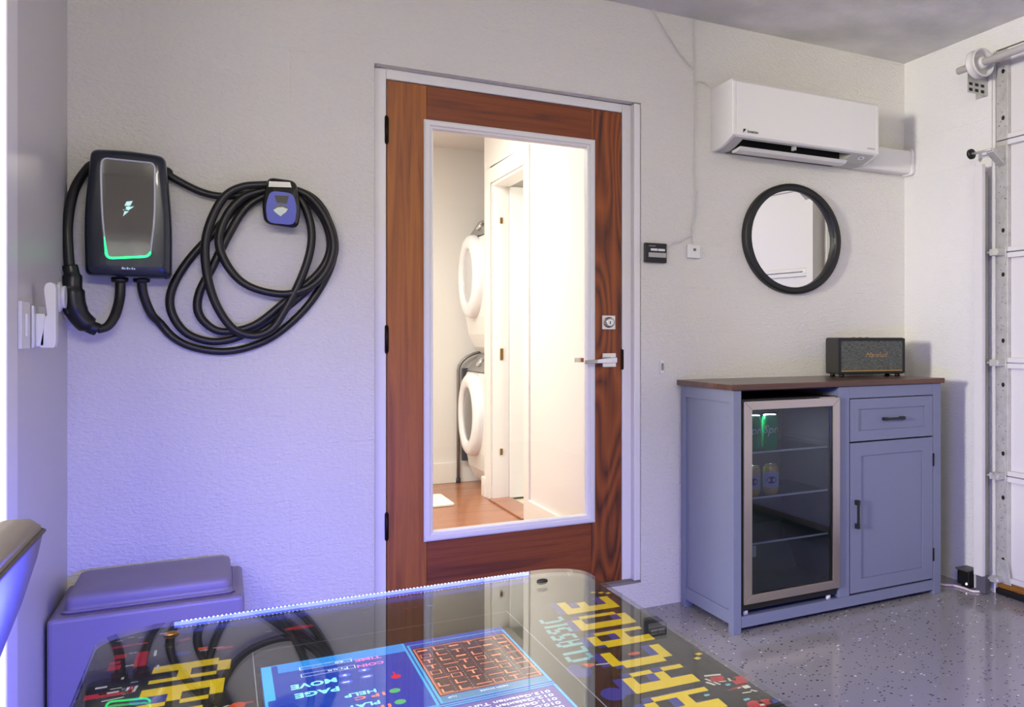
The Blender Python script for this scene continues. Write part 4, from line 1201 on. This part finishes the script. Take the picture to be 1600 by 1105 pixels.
# LED strip round the rim under the glass edge
stripm = MB()
led_y = TY1 + 0.0005
stripm.box((TX0 + 0.09, led_y, RZ - 0.004), (TX1 - 0.09, led_y + 0.003, RZ + 0.0045))
ld = stripm.build('led_strip', 'led', tbx)
bd = MB()
nb = 92
for k in range(nb):
    x = TX0 + 0.10 + (TX1 - TX0 - 0.2) * k / (nb - 1)
    bd.lathe([(0.0010, -0.001), (0.0012, 0.0), (0.0006, 0.0014)], (x, led_y + 0.0016, RZ + 0.0045), (0, 0, 1), 6)
bd.build('led_bead', mat('led_hot', '#e8ecff', 0.4, emit='#b9c4ff', estr=8.0), ld)
for x in (TX0 + 0.012, TX1 - 0.012):
    box('led_strip', (x - 0.004, TY0 + 0.10, RZ - 0.024), (x + 0.004, TY1 - 0.09, RZ - 0.0185), 'led', tbx)
BL = (0.03, 0.045, 1.0)
area_light('led_light_back', (0.10, TY1 + 0.006, RZ - 0.002), (0.10, TY1 + 1.0, RZ - 0.62), 0.36, 0.012, 18.0, BL, 112, parent=tbx)
area_light('led_light_left', (TX0 + 0.004, 1.45, RZ - 0.028), (TX0 - 0.6, 1.45, RZ + 0.08), 0.83, 0.012, 80.0, BL, 165, parent=tbx)
area_light('led_light_right', (TX1 - 0.004, 1.45, RZ - 0.028), (TX1 + 0.6, 1.45, RZ - 0.20), 0.80, 0.012, 24.0, BL, 140, parent=tbx)

# pixel letters
FONT = {
    'A': [' XXX ', 'XX  X', 'XX  X', 'XXXXX', 'XX  X', 'XX  X'], 'R': ['XXXX ', 'XX  X', 'XX  X', 'XXXX ', 'XX  X', 'XX  X'],
    'C': [' XXXX', 'XX   ', 'XX   ', 'XX   ', 'XX   ', ' XXXX'], 'D': ['XXXX ', 'XX  X', 'XX  X', 'XX  X', 'XX  X', 'XXXX '],
    'E': ['XXXXX', 'XX   ', 'XXXX ', 'XX   ', 'XX   ', 'XXXXX'], 'L': ['XX   ', 'XX   ', 'XX   ', 'XX   ', 'XX   ', 'XXXXX'],
    'S': [' XXXX', 'XX   ', ' XXX ', '   XX', '   XX', 'XXXX '], 'I': ['XX   ', 'XX   ', 'XX   ', 'XX   ', 'XX   ', 'XX   ']}
yel = mat('print_yellow', '#ffdc0a', 0.5)
cya = mat('print_cyan', '#7fd0e0', 0.5)
blu = mat('print_blue', '#2b3aa8', 0.5)
red = mat('print_red', '#c8202a', 0.5)
ora = mat('print_orange', '#e8521c', 0.5)
wht = mat('print_white', '#ece9e0', 0.5)
grn = mat('print_green', '#1f9a52', 0.5)


def pix_letter(name, chx_, org, rd, dn, w, h, m, z=PZ, shadow=None):
    """org: top-left corner of the letter; rd / dn: reading and downward directions on the table"""
    g = FONT[chx_]
    mb = MB()
    nr, nc = len(g), len(g[0])
    org = Vector(org); rd = Vector(rd); dn = Vector(dn)
    for r in range(nr):
        c = 0
        while c < nc:
            if g[r][c] == 'X':
                c1 = c
                while c1 < nc and g[r][c1] == 'X':
                    c1 += 1
                p = [org + rd * (w * a / nc) + dn * (h * b / nr) for a, b in ((c, r), (c1, r), (c1, r + 1), (c, r + 1))]
                pr(mb, p, z)
                c = c1
            else:
                c += 1
    return mb.build(name, m, tbx)


for i, l in enumerate('ARCADE'):
    y0 = 1.072 + 0.1005 * i
    xt = 0.426 + 0.080 * (y0 - 1.07)
    pix_letter('yellow_letter', l, (xt, y0), (0.04, 1), (1, -0.06), 0.078, 0.086, yel)
    pix_letter('letter_shadow', l, (xt - 0.012, y0 + 0.004), (0.04, 1), (1, -0.06), 0.078, 0.086, blu, PZ - 0.00008)
    y1 = 1.656 - 0.1005 * i
    xb = 0.012 - 0.08 * (1.656 - y1)
    pix_letter('yellow_letter', l, (xb, y1), (-0.04, -1), (-1, 0.06), 0.078, 0.088, yel)
for i, l in enumerate('CLASSIC'):
    y0 = 1.338 + 0.036 * i - (0.012 if l == 'C' and i == 6 else 0)
    pix_letter('cyan_letter', l, (0.398 + 0.09 * (y0 - 1.338), y0), (0.05, 1), (1, 0), 0.029, 0.036, cya)
    y1 = 1.40 - 0.036 * i

# scattered printed marks
mk = {'y': (MB(), yel), 'r': (MB(), red), 'w': (MB(), wht), 'g': (MB(), grn), 'o': (MB(), ora), 'b': (MB(), blu), 'c': (MB(), cya)}


def bar(k, x, y, w, h, rot=0.0, z=PZ + 0.00006):
    c, s = math.cos(rot), math.sin(rot)
    pr(mk[k][0], [(x + c * a - s * b, y + s * a + c * b) for a, b in ((-w / 2, -h / 2), (w / 2, -h / 2), (w / 2, h / 2), (-w / 2, h / 2))], z)


def blob(k, x, y, w, h, n=14, z=PZ - 0.00006):
    pr(mk[k][0], [(x + w / 2 * math.cos(2 * PI * i / n), y + h / 2 * math.sin(2 * PI * i / n)) for i in range(n)], z)


for p in ((0.543, 1.685), (0.554, 1.675), (0.564, 1.665), (0.562, 1.268), (0.553, 1.252)):
    bar('y', p[0], p[1], 0.008, 0.009, 0.3)
# left: little truck-like red and white marks, green loop
bar('r', -0.093, 1.715, 0.014, 0.075); bar('r', -0.118, 1.745, 0.014, 0.022); bar('r', -0.122, 1.715, 0.012, 0.016); bar('r', -0.121, 1.69, 0.014, 0.022)
for yy in (1.755, 1.69):
    bar('w', -0.107, yy, 0.004, 0.005); bar('w', -0.102, yy, 0.004, 0.005)
bar('r', -0.116, 1.80, 0.030, 0.012, 0.1); bar('o', -0.10, 1.80, 0.02, 0.008)
for p in ((-0.125, 1.835), (-0.112, 1.847), (-0.10, 1.838), (-0.075, 1.842)):
    bar('w', p[0], p[1], 0.007, 0.004)
bar('r', -0.131, 1.57, 0.022, 0.020); bar('w', -0.118, 1.575, 0.020, 0.007); bar('r', -0.108, 1.565, 0.026, 0.012); bar('w', -0.112, 1.545, 0.022, 0.004, 0.15); bar('w', -0.1, 1.572, 0.003, 0.03, -0.1); bar('r', -0.096, 1.575, 0.004, 0.028); bar('w', -0.0915, 1.575, 0.003, 0.024, -0.1)
bar('w', -0.128, 1.605, 0.012, 0.008); bar('w', -0.108, 1.632, 0.003, 0.010); bar('w', -0.112, 1.59, 0.012, 0.003); bar('w', -0.094, 1.605, 0.008, 0.003); bar('w', -0.072, 1.66, 0.003, 0.02); bar('w', -0.078, 1.735, 0.003, 0.03)
bar('r', -0.045, 1.786, 0.014, 0.010, 0.2); bar('o', -0.022, 1.72, 0.012, 0.014); bar('w', -0.021, 1.708, 0.010, 0.004); bar('r', 0.004, 1.705, 0.020, 0.012); bar('w', -0.004, 1.712, 0.012, 0.003)
blob('o', 0.016, 1.428, 0.018, 0.026); bar('w', 0.0, 1.43, 0.018, 0.004, 0.6); bar('r', 0.028, 1.432, 0.010, 0.006)
blob('r', 0.10, 1.755, 0.040, 0.020); bar('r', 0.255, 1.77, 0.006, 0.004); bar('r', 0.268, 1.77, 0.007, 0.004); bar('w', 0.29, 1.765, 0.008, 0.003); bar('w', 0.06, 1.76, 0.008, 0.003)
blob('b', -0.07, 1.52, 0.05, 0.05); blob('b', 0.40, 1.30, 0.03, 0.06); blob('b', 0.41, 1.19, 0.03, 0.05); blob('b', -0.045, 1.71, 0.02, 0.02)
blob('o', 0.415, 1.315, 0.022, 0.018); bar('w', 0.435, 1.308, 0.018, 0.004, -0.3); blob('o', 0.487, 1.325, 0.018, 0.014)
# right: red and white flying marks
bar('w', 0.542, 1.177, 0.022, 0.006, -0.35); bar('w', 0.532, 1.155, 0.003, 0.032, 0.25); bar('r', 0.541, 1.160, 0.018, 0.020, -0.3); bar('w', 0.527, 1.150, 0.004, 0.018, 0.3); bar('r', 0.563, 1.140, 0.018, 0.028, -0.1); bar('w', 0.557, 1.148, 0.010, 0.012, -0.2); bar('w', 0.543, 1.148, 0.010, 0.003, -0.3); bar('c', 0.544, 1.133, 0.006, 0.007)
bar('w', 0.560, 1.112, 0.009, 0.011); bar('w', 0.551, 1.114, 0.005, 0.003); bar('w', 0.552, 1.094, 0.012, 0.003, -0.2); bar('w', 0.562, 1.094, 0.003, 0.010, 0.5); bar('r', 0.548, 1.117, 0.028, 0.0025, 0.25)
blob('r', 0.543, 1.050, 0.022, 0.032); blob('r', 0.557, 1.052, 0.018, 0.02); bar('w', 0.549, 1.046, 0.006, 0.005); bar('c', 0.541, 1.073, 0.008, 0.006); blob('b', 0.566, 1.048, 0.012, 0.014); bar('c', 0.506, 1.116, 0.007, 0.006)
for k in mk:
    if mk[k][0].v:
        tag(mk[k][0].build('printed_mark', mk[k][1], tbx))
ln_ = MB()
for a, b in (((0.0362, 1.13), (0.0374, 1.655)), ((0.0374, 1.654), (0.389, 1.6552)), ((0.388, 1.0), (0.3892, 1.655))):
    pr(ln_, [(a[0], a[1]), (b[0], a[1]), (b[0], b[1]), (a[0], b[1])])
ln_.build('printed_line', mat('print_line', '#b9bac8', 0.5), tbx)
# glass clamps
for p in ((-0.062, 1.798), (0.482, 1.787)):
    MB().lathe([(0.010, 0), (0.009, 0.003), (0.005, 0.0045), (0.001, 0.005)], (p[0], p[1], TZ + 0.0002), (0, 0, 1), 18).build('glass_bolt', 'brass' if p[0] < 0 else 'black', tbx)

# ---- screen under the glass (reads upright from the far side of the table)
def emat(name, c, s=1.0):
    return mat(name, c, 0.6, emit=c, estr=s * 1.35)


SZ = PZ + 0.00004
scb = MB(); pr(scb, [(0.0435, 1.10), (0.3605, 1.10), (0.3605, 1.572), (0.0435, 1.572)], SZ)
scn = scb.build('screen', emat('screen_blue', '#1438a8', 0.75), tbx)


def flat(name, polys, m, dz):
    mb = MB()
    for p in polys:
        pr(mb, p, SZ + dz)
    return mb.build(name, m, scn)


def rc(x0, y0, x1, y1):
    return [(x0, y0), (x1, y0), (x1, y1), (x0, y1)]


def outline(x0, y0, x1, y1, w):
    return [rc(x0, y0, x1, y0 + w), rc(x0, y1 - w, x1, y1), rc(x0, y0 + w, x0 + w, y1 - w), rc(x1 - w, y0 + w, x1, y1 - w)]


e1 = 0.00003
flat('screen_frame', outline(0.0445, 1.281, 0.2215, 1.570, 0.003) + outline(0.2235, 1.285, 0.3595, 1.555, 0.003) + outline(0.2235, 1.102, 0.3595, 1.272, 0.003) + [rc(0.047, 1.42, 0.056, 1.567), rc(0.0445, 1.276, 0.3595, 1.279)], emat('screen_cyan', '#38b4ea', 0.65), e1)
flat('screen_gradient', [rc(0.063, 1.53, 0.2185, 1.567)], emat('screen_sky', '#2b8be0', 0.8), e1)
flat('game_panel', [rc(0.2265, 1.312, 0.3565, 1.535)], emat('screen_maroon', '#3c1730', 0.55), e1)
flat('game_list', [rc(0.2275, 1.105, 0.3555, 1.263)], emat('screen_violet', '#5c4aa0', 0.7), e1)
flat('game_strip', [rc(0.2265, 1.289, 0.3565, 1.310)], emat('screen_teal', '#3d7fb0', 0.7), e1)
# a plain maze of rounded bars and dots
mzp = []
gx0, gx1, gy0, gy1 = 0.2285, 0.3545, 1.316, 1.531
mzp += outline(gx0, gy0, gx1, gy1, 0.0012) + outline(gx0 + 0.002, gy0 + 0.002, gx1 - 0.002, gy1 - 0.002, 0.0005)
rnd = random.Random(3)
nx, ny = 6, 8
dots = []
for i in range(nx):
    for j in range(ny):
        cx, cy = gx0 + (gx1 - gx0) * (i + 0.5) / nx, gy0 + (gy1 - gy0) * (j + 0.5) / ny
        k = rnd.choice((0, 0, 1, 1, 2, 3, 3, 5))
        w, h = (gx1 - gx0) / nx * 0.62, (gy1 - gy0) / ny * 0.62
        t = 0.0024
        if k == 0:
            mzp += [rc(cx - w / 2, cy + h / 2 - t, cx + w / 2, cy + h / 2), rc(cx - t / 2, cy - h / 2, cx + t / 2, cy + h / 2 - t)]
        elif k == 1:
            mzp += [rc(cx - w / 2, cy - h / 2, cx - w / 2 + t, cy + h / 2), rc(cx - w / 2 + t, cy - h / 2, cx + w / 2, cy - h / 2 + t)]
        elif k == 2:
            mzp += [rc(cx - w / 2, cy - 0.003, cx + w / 2, cy + 0.003)]
        elif k == 3:
            mzp += [rc(cx - w / 2, cy - t / 2, cx + w / 2 + 0.006, cy + t / 2)]
        elif k == 4:
            mzp += [rc(cx - 0.004, cy - h / 2, cx + 0.004, cy + h / 2)]
        else:
            mzp += outline(cx - w / 2, cy - h / 2, cx + w / 2, cy + h / 2, 0.0012)
        for q in range(3):
            dots.append(rc(cx + w * 0.75 - 0.0006, cy - h / 2 + q * h / 2 - 0.0006, cx + w * 0.75 + 0.0006, cy - h / 2 + q * h / 2 + 0.0006))
flat('maze_wall', mzp, emat('screen_salmon', '#f08868', 0.9), 2 * e1)
flat('maze_dot', dots, emat('screen_dot', '#e8c8b8', 0.9), 2 * e1)
S_w = emat('screen_white', '#eef6ff', 1.0); S_p = emat('screen_pink', '#ff70c0', 0.9); S_y = emat('screen_aqua', '#90f0e8', 0.95); S_o = emat('screen_orange', '#ff8050', 0.95)


def stext(body, x, y, size, m, width=None, bold=0.0, align='CENTER'):
    return text('screen_text', body, size, m, scn, (x, y, SZ + 2.5 * e1), (-1, 0, 0), (0, -1, 0), bold=bold, width=width, align=align)


stext('COIN', 0.170, 1.499, 0.017, S_p, 0.033, 0.0004); stext('TIME', 0.170, 1.527, 0.017, S_p, 0.033, 0.0004)
flat('screen_box', outline(0.0875, 1.527, 0.1505, 1.541, 0.0009) + outline(0.0875, 1.494, 0.1515, 1.509, 0.0009), S_w, 2 * e1)
stext('60', 0.135, 1.534, 0.013, S_w, 0.010); stext('Free', 0.131, 1.5015, 0.013, S_w, 0.024)
stext('PAGE', 0.101, 1.421, 0.026, S_y, 0.049, 0.0009); stext('MOVE', 0.100, 1.459, 0.026, S_y, 0.052, 0.0009)
stext('HELP', 0.146, 1.384, 0.019, S_y, 0.036, 0.0005); stext('1P C', 0.156, 1.366, 0.016, S_o, 0.034, 0.0005); stext('PLAY', 0.145, 1.338, 0.019, S_y, 0.036, 0.0005); stext('1P ST', 0.152, 1.318, 0.016, S_o, 0.044, 0.0005)
rows_ = ['013.Galaxian Turbo', '012.Galaxian Part X', '011.Galaxian', '010.Donkey Kong', '009.Donkey Kong', '008.Cr']
for i, tline in enumerate(rows_):
    stext(tline, 0.347, 1.250 - 0.0155 * i, 0.0135, S_w, None, 0.0002, 'LEFT')
el = lambda x, y, w, h, n=16: [(x + w / 2 * math.cos(2 * PI * i / n), y + h / 2 * math.sin(2 * PI * i / n)) for i in range(n)]
flat('arrow_oval', [el(0.136, 1.470, 0.015, 0.016), el(0.160, 1.477, 0.015, 0.016), el(0.135, 1.440, 0.015, 0.016), el(0.160, 1.447, 0.015, 0.016)], emat('screen_periwinkle', '#4a64d8', 0.8), 2 * e1)
flat('arrow_mark', [[(0.136 - 0.003, 1.468), (0.136 + 0.003, 1.468), (0.136, 1.474)], [(0.160 - 0.003, 1.479), (0.160 + 0.003, 1.479), (0.160, 1.473)], rc(0.131, 1.4385, 0.139, 1.4415), rc(0.156, 1.4455, 0.164, 1.4485)], S_w, 3 * e1)
flat('joystick_icon', [el(0.192, 1.424, 0.012, 0.018), rc(0.1905, 1.432, 0.1925, 1.447)], emat('screen_red', '#d02030', 0.9), 2 * e1)
flat('button_icon', [el(0.183, 1.368, 0.013, 0.018), el(0.183, 1.322, 0.013, 0.018)], emat('screen_green', '#4fae6e', 0.8), 2 * e1)
stext('HIGH SCORE', 0.290, 1.302, 0.008, S_w, 0.034); stext('1UP', 0.240, 1.302, 0.008, S_w, 0.010)

# ================================================================== ceiling lamps behind the camera
for x, lb in ((0.25, 'flat white ceiling lamp on the garage door side'), (-1.6, 'flat white ceiling lamp on the side with the window')):
    cl = thing('ceiling_lamp', lb, 'ceiling lamp', (x, -0.6, CEIL - 0.05), 'garage ceiling lamps')
    MB().box((x - 0.62, -0.92, CEIL - 0.05), (x + 0.62, -0.28, CEIL - 0.0005)).build('housing', 'white_plastic', cl)
    MB().box((x - 0.58, -0.88, CEIL - 0.056), (x + 0.58, -0.32, CEIL - 0.0505)).build('diffuser', mat('lamp_diffuser', '#ffffff', 0.5, emit='#fff6e8', estr=4.0), cl)
